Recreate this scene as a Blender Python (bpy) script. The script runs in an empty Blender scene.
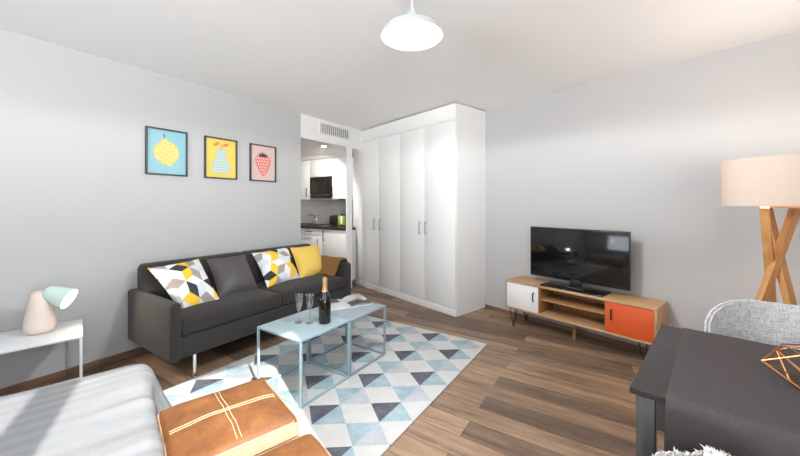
import bpy, bmesh, math, random
from mathutils import Vector, Matrix, noise
random.seed(7)
C = bpy.context.scene.collection
PI = math.pi
R_ = math.radians

# ------------------------------------------------------------------ frames of the room
# The two visible walls meet at an angle that is not square: each has a frame of its own.
AL, AR, AD = R_(33.4), R_(40.2), R_(44.0)
class Frame:
    """s runs along a wall, t out of the wall into the room; local x = s, local y = -t"""
    def __init__(self, o, u, n):
        self.o, self.u, self.n = Vector(o), Vector(u), Vector(n)
        self.rot = math.atan2(u[1], u[0])
    def w(self, s, t, z=0.0):
        p = self.o + self.u * s + self.n * t
        return Vector((p.x, p.y, z))
L = Frame((-2.252, 2.955), (math.sin(AL), math.cos(AL)), (math.cos(AL), -math.sin(AL)))
R = Frame((1.09, 4.241), (math.sin(AR), -math.cos(AR)), (-math.cos(AR), -math.sin(AR)))


# ------------------------------------------------------------------ materials
def lin(c):
    out = []
    for v in c:
        v = v / 255.0
        out.append(v / 12.92 if v <= 0.04045 else ((v + 0.055) / 1.055) ** 2.4)
    return (out[0], out[1], out[2], 1.0)

class N:
    def __init__(self, name):
        self.m = bpy.data.materials.new(name)
        self.m.use_nodes = True
        self.t = self.m.node_tree
        self.b = self.t.nodes['Principled BSDF']
        self.out = self.t.nodes['Material Output']
    def n(self, typ, **kw):
        nd = self.t.nodes.new(typ)
        for k, v in kw.items():
            setattr(nd, k, v)
        return nd
    def l(self, a, b):
        self.t.links.new(a, b)
    def val(self, sock, v):
        if hasattr(v, 'links') or hasattr(v, 'is_linked'):
            self.l(v, sock)
        else:
            sock.default_value = v
    def math(self, op, a, b=None, clamp=False):
        nd = self.n('ShaderNodeMath', operation=op, use_clamp=clamp)
        self.val(nd.inputs[0], a)
        if b is not None:
            self.val(nd.inputs[1], b)
        return nd.outputs[0]
    def mix(self, fac, a, b, blend='MIX'):
        nd = self.n('ShaderNodeMix', data_type='RGBA', blend_type=blend)
        self.val(nd.inputs[0], fac)
        self.val(nd.inputs[6], a)
        self.val(nd.inputs[7], b)
        return nd.outputs[2]
    def coord(self, scale=(1, 1, 1), rot=(0, 0, 0)):
        tc = self.n('ShaderNodeTexCoord')
        mp = self.n('ShaderNodeMapping')
        mp.inputs['Scale'].default_value = scale
        mp.inputs['Rotation'].default_value = rot
        self.l(tc.outputs['Object'], mp.inputs[0])
        return mp.outputs[0]
    def noise(self, vec, scale, detail=3, rough=0.55):
        nd = self.n('ShaderNodeTexNoise')
        nd.inputs['Scale'].default_value = scale
        nd.inputs['Detail'].default_value = detail
        nd.inputs['Roughness'].default_value = rough
        self.l(vec, nd.inputs['Vector'])
        return nd.outputs[0]
    def ramp(self, fac, stops):
        nd = self.n('ShaderNodeValToRGB')
        el = nd.color_ramp.elements
        while len(el) < len(stops):
            el.new(0.5)
        for e, (p, c) in zip(el, stops):
            e.position = p
            e.color = c
        self.l(fac, nd.inputs[0])
        return nd.outputs[0]
    def bump(self, h, strength=0.3, dist=0.01):
        nd = self.n('ShaderNodeBump')
        nd.inputs['Strength'].default_value = strength
        nd.inputs['Distance'].default_value = dist
        self.l(h, nd.inputs['Height'])
        self.l(nd.outputs[0], self.b.inputs['Normal'])

def mat(name, c, rough=0.5, metal=0.0, var=0.0, vscale=30, bump=0.0, bscale=200, stretch=(1, 1, 1), spec=0.5, emis=None, estr=0, bdist=0.003, sheen=0, coat=0):
    k = N(name)
    k.b.inputs['Base Color'].default_value = lin(c)
    k.b.inputs['Roughness'].default_value = rough
    k.b.inputs['Metallic'].default_value = metal
    k.b.inputs['Specular IOR Level'].default_value = spec
    k.b.inputs['Sheen Weight'].default_value = sheen
    k.b.inputs['Coat Weight'].default_value = coat
    if var or bump:
        v = k.coord(stretch)
    if var:
        f = k.noise(v, vscale, 4)
        lo = lin([max(0, x * (1 - var)) for x in c]); hi = lin([min(255, x * (1 + var)) for x in c])
        k.l(k.ramp(f, [(0.25, lo), (0.75, hi)]), k.b.inputs['Base Color'])
    if bump:
        k.bump(k.noise(v, bscale, 3), bump, bdist)
    if emis:
        k.b.inputs['Emission Color'].default_value = lin(emis)
        k.b.inputs['Emission Strength'].default_value = estr
    return k.m

def wood(name, dark, mid, light, rough=0.5, axis=0, scale=14, bump=0.1):
    k = N(name)
    st = [1.0, 1.0, 1.0]
    for i in range(3):
        st[i] = 0.09 if i == axis else 1.0
    v = k.coord(tuple(st))
    f = k.noise(v, scale, 6, 0.62)
    f2 = k.noise(v, scale * 7, 3, 0.6)
    g = k.math('ADD', k.math('MULTIPLY', f, 0.7), k.math('MULTIPLY', f2, 0.3))
    k.l(k.ramp(g, [(0.32, lin(dark)), (0.5, lin(mid)), (0.68, lin(light))]), k.b.inputs['Base Color'])
    k.b.inputs['Roughness'].default_value = rough
    k.bump(g, bump, 0.002)
    return k.m

def floor_material():
    k = N('oak_plank_floor')
    v = k.coord()
    br = k.n('ShaderNodeTexBrick')
    br.offset = 0.37; br.offset_frequency = 2; br.squash = 1.0
    br.inputs['Color1'].default_value = (0, 0, 0, 1); br.inputs['Color2'].default_value = (1, 1, 1, 1)
    br.inputs['Mortar'].default_value = (0.5, 0.5, 0.5, 1)
    br.inputs['Scale'].default_value = 1.0
    br.inputs['Mortar Size'].default_value = 0.0016
    br.inputs['Mortar Smooth'].default_value = 0.0
    br.inputs['Bias'].default_value = 0.0
    br.inputs['Brick Width'].default_value = 1.35
    br.inputs['Row Height'].default_value = 0.155
    k.l(v, br.inputs['Vector'])
    tone = k.ramp(br.outputs['Color'], [(0.0, lin((97, 81, 69))), (0.3, lin((120, 99, 82))), (0.55, lin((140, 116, 94))), (0.8, lin((155, 129, 105))), (1.0, lin((109, 92, 79)))])
    # shift the grain in each plank
    sh = k.n('ShaderNodeVectorMath', operation='MULTIPLY_ADD')
    k.l(br.outputs['Color'], sh.inputs[0]); sh.inputs[1].default_value = (7.3, 3.1, 5.0); k.l(v, sh.inputs[2])
    mp = k.n('ShaderNodeMapping'); mp.inputs['Scale'].default_value = (0.10, 1, 1)
    k.l(sh.outputs[0], mp.inputs[0])
    g1 = k.noise(mp.outputs[0], 16, 6, 0.65)
    g2 = k.noise(mp.outputs[0], 90, 4, 0.6)
    g = k.math('ADD', k.math('MULTIPLY', g1, 0.7), k.math('MULTIPLY', g2, 0.3))
    grain = k.ramp(g, [(0.34, (0.46, 0.43, 0.41, 1)), (0.46, (0.86, 0.85, 0.84, 1)), (0.54, (1.06, 1.05, 1.04, 1)), (0.66, (1.42, 1.40, 1.36, 1))])
    col = k.mix(1.0, tone, grain, 'MULTIPLY')
    # knots
    mk = k.n('ShaderNodeMapping'); mk.inputs['Scale'].default_value = (0.9, 2.6, 1)
    k.l(sh.outputs[0], mk.inputs[0])
    vo = k.n('ShaderNodeTexVoronoi'); vo.inputs['Scale'].default_value = 1.8
    k.l(mk.outputs[0], vo.inputs['Vector'])
    kn = k.ramp(vo.outputs['Distance'], [(0.03, (1, 1, 1, 1)), (0.12, (0, 0, 0, 1))])
    col = k.mix(k.math('MULTIPLY', kn, 0.6), col, lin((62, 47, 38)))
    col = k.mix(br.outputs['Fac'], col, lin((70, 54, 43)))
    k.l(col, k.b.inputs['Base Color'])
    k.b.inputs['Roughness'].default_value = 0.42
    k.b.inputs['Specular IOR Level'].default_value = 0.4
    k.bump(g, 0.12, 0.002)
    return k.m

def rug_material():
    k = N('triangle_pattern_rug')
    tc = k.n('ShaderNodeTexCoord'); sp = k.n('ShaderNodeSeparateXYZ')
    k.l(tc.outputs['Object'], sp.inputs[0])
    a = k.math('DIVIDE', k.math('SUBTRACT', sp.outputs[0], 0.244), 0.2395)
    b = k.math('DIVIDE', k.math('SUBTRACT', k.math('MULTIPLY', sp.outputs[1], -1.0), 1.995), 0.315)
    ra = k.math('ROUND', a); rb = k.math('ROUND', b)
    da = k.math('ABSOLUTE', k.math('SUBTRACT', a, ra)); db = k.math('ABSOLUTE', k.math('SUBTRACT', b, rb))
    inside = k.math('LESS_THAN', k.math('ADD', da, db), 0.5)
    par = k.math('MODULO', k.math('ADD', k.math('ADD', ra, rb), 100.0), 2.0)     # 0 dark, 1 pale
    up = k.math('LESS_THAN', b, rb)
    v = k.coord((1, 1, 1))
    wash = k.noise(v, 9, 5, 0.65)
    fine = k.noise(k.coord((1, 3, 1)), 60, 3, 0.6)
    w = k.math('ADD', k.math('MULTIPLY', wash, 0.7), k.math('MULTIPLY', fine, 0.3))
    dark = k.ramp(w, [(0.3, lin((66, 68, 77))), (0.7, lin((112, 114, 122)))])
    blue = k.ramp(w, [(0.3, lin((124, 148, 160))), (0.7, lin((172, 188, 194)))])
    grey = k.ramp(w, [(0.3, lin((156, 162, 170))), (0.7, lin((184, 188, 192)))])
    white = k.ramp(w, [(0.3, lin((184, 184, 183))), (0.7, lin((200, 200, 198)))])
    upc = k.mix(par, dark, blue); loc = k.mix(par, blue, grey)
    dia = k.mix(up, loc, upc)
    col = k.mix(inside, white, dia)
    k.l(col, k.b.inputs['Base Color'])
    k.b.inputs['Roughness'].default_value = 0.95
    k.b.inputs['Specular IOR Level'].default_value = 0.1
    k.bump(k.noise(v, 400, 2), 0.25, 0.002)
    return k.m

def leather_material():
    k = N('tan_leather')
    v = k.coord()
    f = k.noise(v, 7, 5, 0.6)
    f2 = k.noise(v, 45, 4, 0.6)
    g = k.math('ADD', k.math('MULTIPLY', f, 0.75), k.math('MULTIPLY', f2, 0.25))
    k.l(k.ramp(g, [(0.3, lin((88, 53, 25))), (0.5, lin((120, 74, 37))), (0.72, lin((144, 97, 55)))]), k.b.inputs['Base Color'])
    k.b.inputs['Roughness'].default_value = 0.55
    k.bump(g, 0.5, 0.012)
    return k.m

def duvet_material():
    k = N('satin_stripe_duvet')
    tc = k.n('ShaderNodeTexCoord'); sp = k.n('ShaderNodeSeparateXYZ')
    k.l(tc.outputs['Object'], sp.inputs[0])
    st = k.math('MODULO', k.math('ADD', sp.outputs[0], 50.0), 0.075)
    f = k.math('LESS_THAN', st, 0.036)
    k.l(k.mix(f, lin((131, 133, 136)), lin((136, 137, 139))), k.b.inputs['Base Color'])
    k.l(k.math('ADD', k.math('MULTIPLY', f, -0.3), 0.75), k.b.inputs['Roughness'])
    k.bump(k.noise(k.coord((6, 1, 1)), 7, 4), 0.08, 0.02)
    return k.m

def glass_pane():
    k = N('window_glass')
    k.t.nodes.remove(k.b)
    tr = k.n('ShaderNodeBsdfTransparent'); gl = k.n('ShaderNodeBsdfGlossy'); gl.inputs['Roughness'].default_value = 0.02
    mx = k.n('ShaderNodeMixShader'); mx.inputs[0].default_value = 0.06
    k.l(tr.outputs[0], mx.inputs[1]); k.l(gl.outputs[0], mx.inputs[2]); k.l(mx.outputs[0], k.out.inputs[0])
    return k.m

def clear_glass():
    k = N('clear_drinking_glass')
    k.t.nodes.remove(k.b)
    tr = k.n('ShaderNodeBsdfTransparent'); tr.inputs[0].default_value = (0.97, 0.98, 0.98, 1)
    gl = k.n('ShaderNodeBsdfGlossy'); gl.inputs['Roughness'].default_value = 0.03
    fr = k.n('ShaderNodeLayerWeight'); fr.inputs[0].default_value = 0.35
    mx = k.n('ShaderNodeMixShader')
    k.l(k.math('ADD', k.math('MULTIPLY', fr.outputs['Facing'], 0.75), 0.06, True), mx.inputs[0])
    k.l(tr.outputs[0], mx.inputs[1]); k.l(gl.outputs[0], mx.inputs[2]); k.l(mx.outputs[0], k.out.inputs[0])
    return k.m

def shade_material(name, c, trans=0.5):
    k = N(name)
    k.t.nodes.remove(k.b)
    df = k.n('ShaderNodeBsdfDiffuse'); df.inputs[0].default_value = lin(c)
    tl = k.n('ShaderNodeBsdfTranslucent'); tl.inputs[0].default_value = lin(c)
    mx = k.n('ShaderNodeMixShader'); mx.inputs[0].default_value = trans
    k.l(df.outputs[0], mx.inputs[1]); k.l(tl.outputs[0], mx.inputs[2]); k.l(mx.outputs[0], k.out.inputs[0])
    return k.m

def weave(name, lo, hi, sc=260):
    k = N(name)
    a = k.noise(k.coord((1, 1, 0.12)), sc, 2)
    b = k.noise(k.coord((0.12, 0.12, 1)), sc, 2)
    g = k.math('ADD', k.math('MULTIPLY', a, 0.5), k.math('MULTIPLY', b, 0.5))
    k.l(k.ramp(g, [(0.38, lin(lo)), (0.62, lin(hi))]), k.b.inputs['Base Color'])
    k.b.inputs['Roughness'].default_value = 0.95
    k.b.inputs['Specular IOR Level'].default_value = 0.1
    k.bump(g, 0.3, 0.002)
    return k.m

def screen_material():
    k = N('television_screen')
    k.b.inputs['Base Color'].default_value = lin((14, 14, 16))
    k.b.inputs['Roughness'].default_value = 0.09
    k.b.inputs['Specular IOR Level'].default_value = 0.6
    return k.m

M = {}
M['wall'] = mat('grey_painted_wall', (187, 187, 187), 0.9, spec=0.15)
M['ceil'] = mat('white_painted_ceiling', (243, 243, 243), 0.9, spec=0.15)
M['white_wall'] = mat('white_painted_plaster', (232, 231, 229), 0.85, spec=0.2)
M['floor'] = floor_material()
M['base'] = wood('oak_baseboard', (96, 72, 56), (126, 97, 76), (150, 118, 92), 0.5, 0)
M['lacquer'] = mat('white_lacquer', (234, 234, 233), 0.4, spec=0.35)
M['lacquer_carcass'] = mat('white_board_carcass', (205, 205, 203), 0.6)  # greyer board of the kitchen cabinet bodies
M['steel'] = mat('brushed_steel', (172, 170, 168), 0.32, 1.0)
M['chrome'] = mat('chrome', (225, 226, 228), 0.08, 1.0)
M['dark_steel'] = mat('dark_steel', (88, 84, 80), 0.4, 1.0)
M['black'] = mat('black_plastic', (24, 24, 25), 0.35)
M['black_metal'] = mat('black_metal', (30, 29, 29), 0.45, 0.3)
M['sofa'] = mat('charcoal_upholstery', (53, 50, 48), 0.85, var=0.10, vscale=140, bump=0.25, bscale=500, spec=0.25, sheen=0.1)
M['rug'] = rug_material()
M['aqua'] = mat('pale_aqua_metal', (150, 172, 179), 0.4)
M['bluegrey'] = mat('pale_blue_grey_metal', (136, 149, 157), 0.42)
M['white_metal'] = mat('white_powder_coated_metal', (222, 224, 226), 0.35)
M['leather'] = leather_material()
M['pale_leather'] = mat('pale_sunlit_leather', (176, 146, 118), 0.7, var=0.06, vscale=20)  # pale piping, and pouf sides with strong sun in the colour
M['stitch'] = mat('cream_thread', (226, 192, 158), 0.8)
M['duvet'] = duvet_material()
M['bed'] = mat('pale_bed_fabric', (196, 196, 196), 0.9)
M['oak'] = wood('light_oak', (168, 130, 92), (192, 154, 114), (208, 174, 134), 0.5, 0)
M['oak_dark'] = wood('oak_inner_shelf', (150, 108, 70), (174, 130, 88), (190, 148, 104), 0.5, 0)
M['orange'] = mat('orange_lacquer', (220, 90, 42), 0.5)
M['lamp_oak'] = wood('honey_oak_leg', (176, 124, 72), (200, 148, 94), (214, 168, 116), 0.45, 2, 22)
M['screen'] = screen_material()
M['table'] = wood('black_brown_stained_wood', (32, 30, 29), (40, 37, 36), (48, 45, 44), 0.45, 0, 20)
M['table_leg'] = wood('black_brown_stained_leg', (58, 56, 56), (74, 72, 72), (90, 88, 88), 0.45, 2, 24)
M['runner'] = mat('charcoal_linen', (78, 72, 72), 0.95, var=0.08, vscale=200, bump=0.25, bscale=400, spec=0.1)
M['chair'] = weave('light_grey_woven_fabric', (162, 162, 162), (216, 215, 213))
M['fur'] = mat('white_sheepskin', (238, 236, 232), 0.95, spec=0.1)
M['copper'] = mat('copper_wire', (190, 128, 78), 0.3, 1.0)
M['amber'] = mat('amber_glass', (120, 66, 24), 0.1, spec=0.6)
M['wax'] = mat('ivory_wax', (236, 222, 196), 0.6)
M['shade'] = shade_material('cream_linen_shade', (200, 183, 170), 0.025)
M['bulb'] = mat('warm_bulb', (255, 236, 210), 0.5, emis=(255, 226, 190), estr=6)
M['glow_disc'] = mat('pendant_glow_disc', (255, 255, 255), 0.5, emis=(255, 250, 244), estr=4)
M['pendant'] = mat('pale_aqua_enamel', (178, 186, 187), 0.5, spec=0.2)
M['cable'] = mat('white_cable', (225, 225, 225), 0.5)
M['ceramic'] = mat('blush_ceramic', (226, 208, 196), 0.6, var=0.02)
M['mint'] = mat('mint_metal', (200, 222, 214), 0.5)
M['bottle'] = mat('dark_green_glass', (16, 18, 14), 0.06, spec=0.7)
M['foil'] = mat('rose_gold_foil', (222, 176, 132), 0.35, 0.75, bump=0.3, bscale=160)
M['label'] = mat('bottle_label', (52, 52, 46), 0.5)
M['glass'] = clear_glass()
M['pane'] = glass_pane()
M['paper'] = mat('magazine_paper', (228, 228, 228), 0.6)
M['ink'] = mat('magazine_dark_print', (72, 72, 76), 0.6)
M['ink2'] = mat('magazine_tan_print', (186, 156, 132), 0.6)
M['yellow'] = mat('yellow_cotton', (232, 196, 100), 0.9, var=0.04, vscale=200, bump=0.3, bscale=300, spec=0.1)
M['grey_sat'] = mat('dark_grey_satin', (82, 78, 80), 0.55, bump=0.4, bscale=9, bdist=0.02, spec=0.4)
M['p_white'] = mat('cotton_white', (232, 231, 229), 0.9, spec=0.1)
M['p_pale'] = mat('cotton_pale_grey', (214, 219, 224), 0.9, spec=0.1)
M['p_yellow'] = mat('cotton_yellow', (242, 198, 70), 0.9, spec=0.1)
M['p_dark'] = mat('cotton_charcoal', (62, 64, 70), 0.9, spec=0.1)
M['p_taupe'] = mat('cotton_taupe', (168, 156, 148), 0.9, spec=0.1)
M['throw'] = mat('mustard_knit', (126, 96, 58), 0.95, var=0.25, vscale=110, bump=0.9, bscale=120, bdist=0.01, spec=0.1)
M['frame'] = mat('dark_grey_picture_frame', (66, 67, 70), 0.5)
M['pr_blue'] = mat('print_sky_blue', (140, 186, 196), 0.6)
M['pr_yel'] = mat('print_yellow', (226, 200, 92), 0.6)
M['pr_lemon'] = mat('print_lemon', (220, 194, 92), 0.6)
M['pr_pink'] = mat('print_pale_pink', (212, 184, 178), 0.6)
M['pr_coral'] = mat('print_coral', (218, 122, 110), 0.6)
M['pr_mint'] = mat('print_mint', (166, 190, 182), 0.6)
M['pr_white'] = mat('print_white', (222, 224, 222), 0.6)
M['pr_dark'] = mat('print_charcoal', (52, 56, 64), 0.6)
M['counter'] = mat('dark_stone_worktop', (46, 42, 40), 0.25)
M['tile'] = mat('kitchen_splashback', (224, 222, 219), 0.35)
M['green'] = mat('lime_green_enamel', (146, 176, 40), 0.35)
M['microwave'] = mat('dark_brown_glass', (44, 36, 30), 0.2)
M['hood'] = mat('hood_metal', (150, 146, 142), 0.4, 0.7)
M['vent_dark'] = mat('vent_recess', (160, 162, 164), 0.8)
M['spot'] = mat('spotlight_glow', (255, 255, 255), 0.5, emis=(255, 244, 228), estr=20)

# ------------------------------------------------------------------ mesh helpers
def axis_coords(h, r, k, m):
    r = min(r, h * 0.999)
    a = [-h + r * (1 - math.cos(i / k * PI / 2)) if False else -h + r * i / k for i in range(k)]
    core = [(-h + r) + (2 * h - 2 * r) * i / m for i in range(m + 1)]
    return a + core + [-x for x in reversed(a)]

def rbox(bm, c, h, r=0.004, k=1, m=1, fn=None, mi=0, rot=None):
    """rounded box, centre c, half sizes h; fn(p) may displace the local point"""
    c = Vector(c)
    r = min(r, min(h) * 0.98)
    ax = [axis_coords(h[i], r, k, m if isinstance(m, int) else m[i]) for i in range(3)]
    cache = {}
    def vert(i, j, l):
        key = (i, j, l)
        if key not in cache:
            p = Vector((ax[0][i], ax[1][j], ax[2][l]))
            q = Vector([max(-(h[d] - r), min(h[d] - r, p[d])) for d in range(3)])
            dlt = p - q
            if dlt.length > 1e-9:
                p = q + dlt.normalized() * r
            if fn:
                p = fn(p)
            if rot:
                p = rot @ p
            cache[key] = bm.verts.new(c + p)
        return cache[key]
    n = [len(a) - 1 for a in ax]
    def quad(vs, flip):
        if flip:
            vs = vs[::-1]
        try:
            f = bm.faces.new(vs); f.material_index = mi
        except ValueError:
            pass
    for s in (0, 1):
        for i in range(n[0]):
            for j in range(n[1]):
                l = n[2] * s
                quad([vert(i, j, l), vert(i + 1, j, l), vert(i + 1, j + 1, l), vert(i, j + 1, l)], s == 0)
        for i in range(n[0]):
            for l in range(n[2]):
                j = n[1] * s
                quad([vert(i, j, l), vert(i + 1, j, l), vert(i + 1, j, l + 1), vert(i, j, l + 1)], s == 1)
        for j in range(n[1]):
            for l in range(n[2]):
                i = n[0] * s
                quad([vert(i, j, l), vert(i, j + 1, l), vert(i, j + 1, l + 1), vert(i, j, l + 1)], s == 0)

def bx(bm, x0, x1, y0, y1, z0, z1, r=0.003, mi=0, k=1, m=1, fn=None):
    rbox(bm, ((x0 + x1) / 2, (y0 + y1) / 2, (z0 + z1) / 2), (abs(x1 - x0) / 2, abs(y1 - y0) / 2, abs(z1 - z0) / 2), r, k, m, fn, mi)

def tube(bm, pts, rad, n=8, mi=0, cap=True):
    pts = [Vector(p) for p in pts]
    rads = rad if isinstance(rad, (list, tuple)) else [rad] * len(pts)
    rings = []
    prev = None
    for i, p in enumerate(pts):
        d = (pts[min(i + 1, len(pts) - 1)] - pts[max(i - 1, 0)]).normalized()
        if prev is None:
            a = d.orthogonal().normalized()
        else:
            a = (prev - d * prev.dot(d)).normalized()
        prev = a
        b = d.cross(a)
        rings.append([bm.verts.new(p + (a * math.cos(2 * PI * q / n) + b * math.sin(2 * PI * q / n)) * rads[i]) for q in range(n)])
    for i in range(len(rings) - 1):
        for q in range(n):
            f = bm.faces.new([rings[i][q], rings[i][(q + 1) % n], rings[i + 1][(q + 1) % n], rings[i + 1][q]]); f.material_index = mi
    if cap:
        for rg, fl in ((rings[0], True), (rings[-1], False)):
            f = bm.faces.new(rg[::-1] if fl else rg); f.material_index = mi

def bar(bm, p, q, w, d=None, mi=0, up=(0, 0, 1)):
    """square bar from p to q"""
    p, q = Vector(p), Vector(q)
    d = d or w
    ax = (q - p).normalized()
    u = Vector(up)
    if abs(ax.dot(u)) > 0.95:
        u = Vector((0, 1, 0))
    a = ax.cross(u).normalized(); b = a.cross(ax)
    vs = []
    for e in (p, q):
        for sa, sb in ((-1, -1), (1, -1), (1, 1), (-1, 1)):
            vs.append(bm.verts.new(e + a * sa * w / 2 + b * sb * d / 2))
    for f in ((3, 2, 1, 0), (4, 5, 6, 7), (0, 1, 5, 4), (1, 2, 6, 5), (2, 3, 7, 6), (3, 0, 4, 7)):
        fc = bm.faces.new([vs[i] for i in f]); fc.material_index = mi

def lathe(bm, prof, n=32, c=(0, 0, 0), mi=0, mtx=None):
    c = Vector(c)
    rings = []
    for r, z in prof:
        if r < 1e-6:
            p = Vector((0, 0, z))
            if mtx: p = mtx @ p
            rings.append([bm.verts.new(c + p)])
        else:
            ring = []
            for q in range(n):
                p = Vector((r * math.cos(2 * PI * q / n), r * math.sin(2 * PI * q / n), z))
                if mtx: p = mtx @ p
                ring.append(bm.verts.new(c + p))
            rings.append(ring)
    for a, b in zip(rings[:-1], rings[1:]):
        for q in range(n):
            q2 = (q + 1) % n
            if len(a) == 1 and len(b) == 1:
                continue
            if len(a) == 1:
                f = bm.faces.new([a[0], b[q2], b[q]])
            elif len(b) == 1:
                f = bm.faces.new([a[q], a[q2], b[0]])
            else:
                f = bm.faces.new([a[q], a[q2], b[q2], b[q]])
            f.material_index = mi

def poly(bm, pts, mi=0):
    f = bm.faces.new([bm.verts.new(Vector(p)) for p in pts]); f.material_index = mi
    return f

def obj(name, bm, m, parent=None, smooth=True, angle=40, fix=True):
    if fix:
        bmesh.ops.recalc_face_normals(bm, faces=bm.faces[:])
    me = bpy.data.meshes.new(name)
    bm.to_mesh(me); bm.free()
    for x in (m if isinstance(m, (list, tuple)) else [m]):
        me.materials.append(x)
    if smooth:
        me.shade_smooth()
        me.set_sharp_from_angle(angle=R_(angle))
    o = bpy.data.objects.new(name, me)
    C.objects.link(o)
    if parent is not None:
        o.parent = parent
    return o

def tag(o, label, cat, group=None):
    o['label'] = label; o['category'] = cat
    if group:
        o['group'] = group
    return o

def place(o, loc, rz=0.0):
    o.location = loc; o.rotation_euler = (0, 0, rz)
    return o

def thing(name, label, cat, loc, rz=0.0, group=None):
    o = bpy.data.objects.new(name, None)
    o.empty_display_size = 0.1
    C.objects.link(o)
    place(o, loc, rz)
    return tag(o, label, cat, group)

def plabel(o, text):
    o['label'] = text
    return o

def struct(name, bm, m, loc=(0, 0, 0), rz=0.0, smooth=False):
    o = obj(name, bm, m, None, smooth)
    o['kind'] = 'structure'
    return place(o, loc, rz)

def dup(root, loc, rz, label, group=None):
    r = root.copy(); C.objects.link(r); place(r, loc, rz)
    r['label'] = label
    if group: r['group'] = group
    for ch in list(root.children):
        c = ch.copy(); C.objects.link(c); c.parent = r
        for g in list(ch.children):
            d = g.copy(); C.objects.link(d); d.parent = c
    return r

nb = bmesh.new

# ------------------------------------------------------------------ camera
EYE = 1.305
cam = bpy.data.cameras.new('camera')
cam.sensor_width = 36.0; cam.lens = 36.0 * 334.0 / 800.0
cam.shift_y = -(228 - 204.5) / 800.0
cam.clip_start = 0.05
co = bpy.data.objects.new('camera', cam); C.objects.link(co)
co.location = (0, 0, EYE); co.rotation_euler = (R_(90), 0, 0)
bpy.context.scene.camera = co

# ------------------------------------------------------------------ room shell
H = 2.5
WS = 3.30          # window wall, in the right wall's frame
BT = 5.75          # wall behind the bed, in the right wall's frame
LROT, RROT = L.rot, R.rot
L0 = L.w(0, 0); R0 = R.w(0, 0)

b = nb()
poly(b, [(-6.5, -5.5, 0), (6.5, -5.5, 0), (6.5, 5.5, 0), (-6.5, 5.5, 0)])
struct('floor', b, M['floor'], (-0.5, 1.5, 0), R_(90 + 57.3))
b = nb()
_p = [R.w(WS + 0.06, -0.15), R.w(WS + 0.06, BT + 0.16), R.w(-1.0, BT + 0.16), L.w(0.9, -2.4), L.w(3.42, -2.4), L.w(3.42, -0.2), R.w(-2.6, -0.15)]
_f = poly(b, [(p.x, p.y, 0) for p in _p])
_g = bmesh.ops.extrude_face_region(b, geom=[_f])
for v_ in _g['geom']:
    if isinstance(v_, bmesh.types.BMVert): v_.co.z += 0.1
struct('ceiling', b, M['ceil'], (0, 0, H), 0)

b = nb(); bx(b, -4.6, 1.72, 0, 0.14, 0, H, 0.002)
struct('wall_left', b, M['wall'], L0, LROT)
b = nb(); bx(b, -2.6, WS + 0.3, 0, 0.15, 0, H, 0)
struct('wall_right', b, M['wall'], R0, RROT)

# window wall with two tall windows, wall behind the bed with one added for fill light
W1 = (3.005, 4.105); W2 = (4.165, 4.45); WZ = (0.30, 2.46)
b = nb()
for y0, y1, z0, z1 in ((-0.4, W1[0], 0, H), (W1[0], W1[1], 0, WZ[0]), (W1[0], W1[1], WZ[1], H), (W1[1], W2[0], 0, H), (W2[0], W2[1], 0, 1.0), (W2[0], W2[1], WZ[1], H), (W2[1], BT + 0.2, 0, H)):
    bx(b, WS, WS + 0.06, -y1, -y0, z0, z1, 0)
struct('wall_front', b, M['wall'], R0, RROT)
W3 = (1.00, 2.40); W3Z_FILL = (0.95, 2.35)
b = nb()
for x0, x1, z0, z1 in ((-2.2, W3[0], 0, H), (W3[1], WS + 0.06, 0, H), (W3[0], W3[1], 0, W3Z_FILL[0]), (W3[0], W3[1], W3Z_FILL[1], H)):
    bx(b, x0, x1, -BT - 0.06, -BT, z0, z1, 0)
struct('wall_back', b, M['wall'], R0, RROT)

def window(n, horizontal, a0, a1, z0, z1):
    fr = nb(); gl = nb()
    w = 0.035
    def put(bm, p0, p1, zz0, zz1, th):
        if horizontal:
            bx(bm, p0, p1, -BT - 0.03 - th, -BT - 0.03 + th, zz0, zz1, 0.002)
        else:
            bx(bm, WS + 0.03 - th, WS + 0.03 + th, -p1, -p0, zz0, zz1, 0.002)
    put(fr, a0, a0 + w, z0, z1, 0.03); put(fr, a1 - w, a1, z0, z1, 0.03)
    put(fr, a0 + w, a1 - w, z0, z0 + w, 0.03); put(fr, a0 + w, a1 - w, z1 - w, z1, 0.03)
    put(gl, a0 + w, a1 - w, z0 + w, z1 - w, 0.004)
    o = struct('window_%d' % n, fr, M['white_metal'], R0, RROT)
    obj('window_pane', gl, M['pane'], o, False)
window(1, False, W1[0], W1[1], WZ[0], WZ[1])
window(2, False, W2[0], W2[1], 1.0, WZ[1])
window(3, True, W3[0], W3[1], W3Z_FILL[0], W3Z_FILL[1])  # unseen window, placed and sized to brighten ceiling and walls

# baseboards
b = nb(); bx(b, -4.2, 1.72, -0.016, 0, 0, 0.058, 0.003)
struct('baseboard_left', b, M['base'], L0, LROT)
b = nb(); bx(b, 0.0, WS, -0.016, 0, 0, 0.04, 0.003)
struct('baseboard_right', b, M['base'], R0, RROT)

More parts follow.
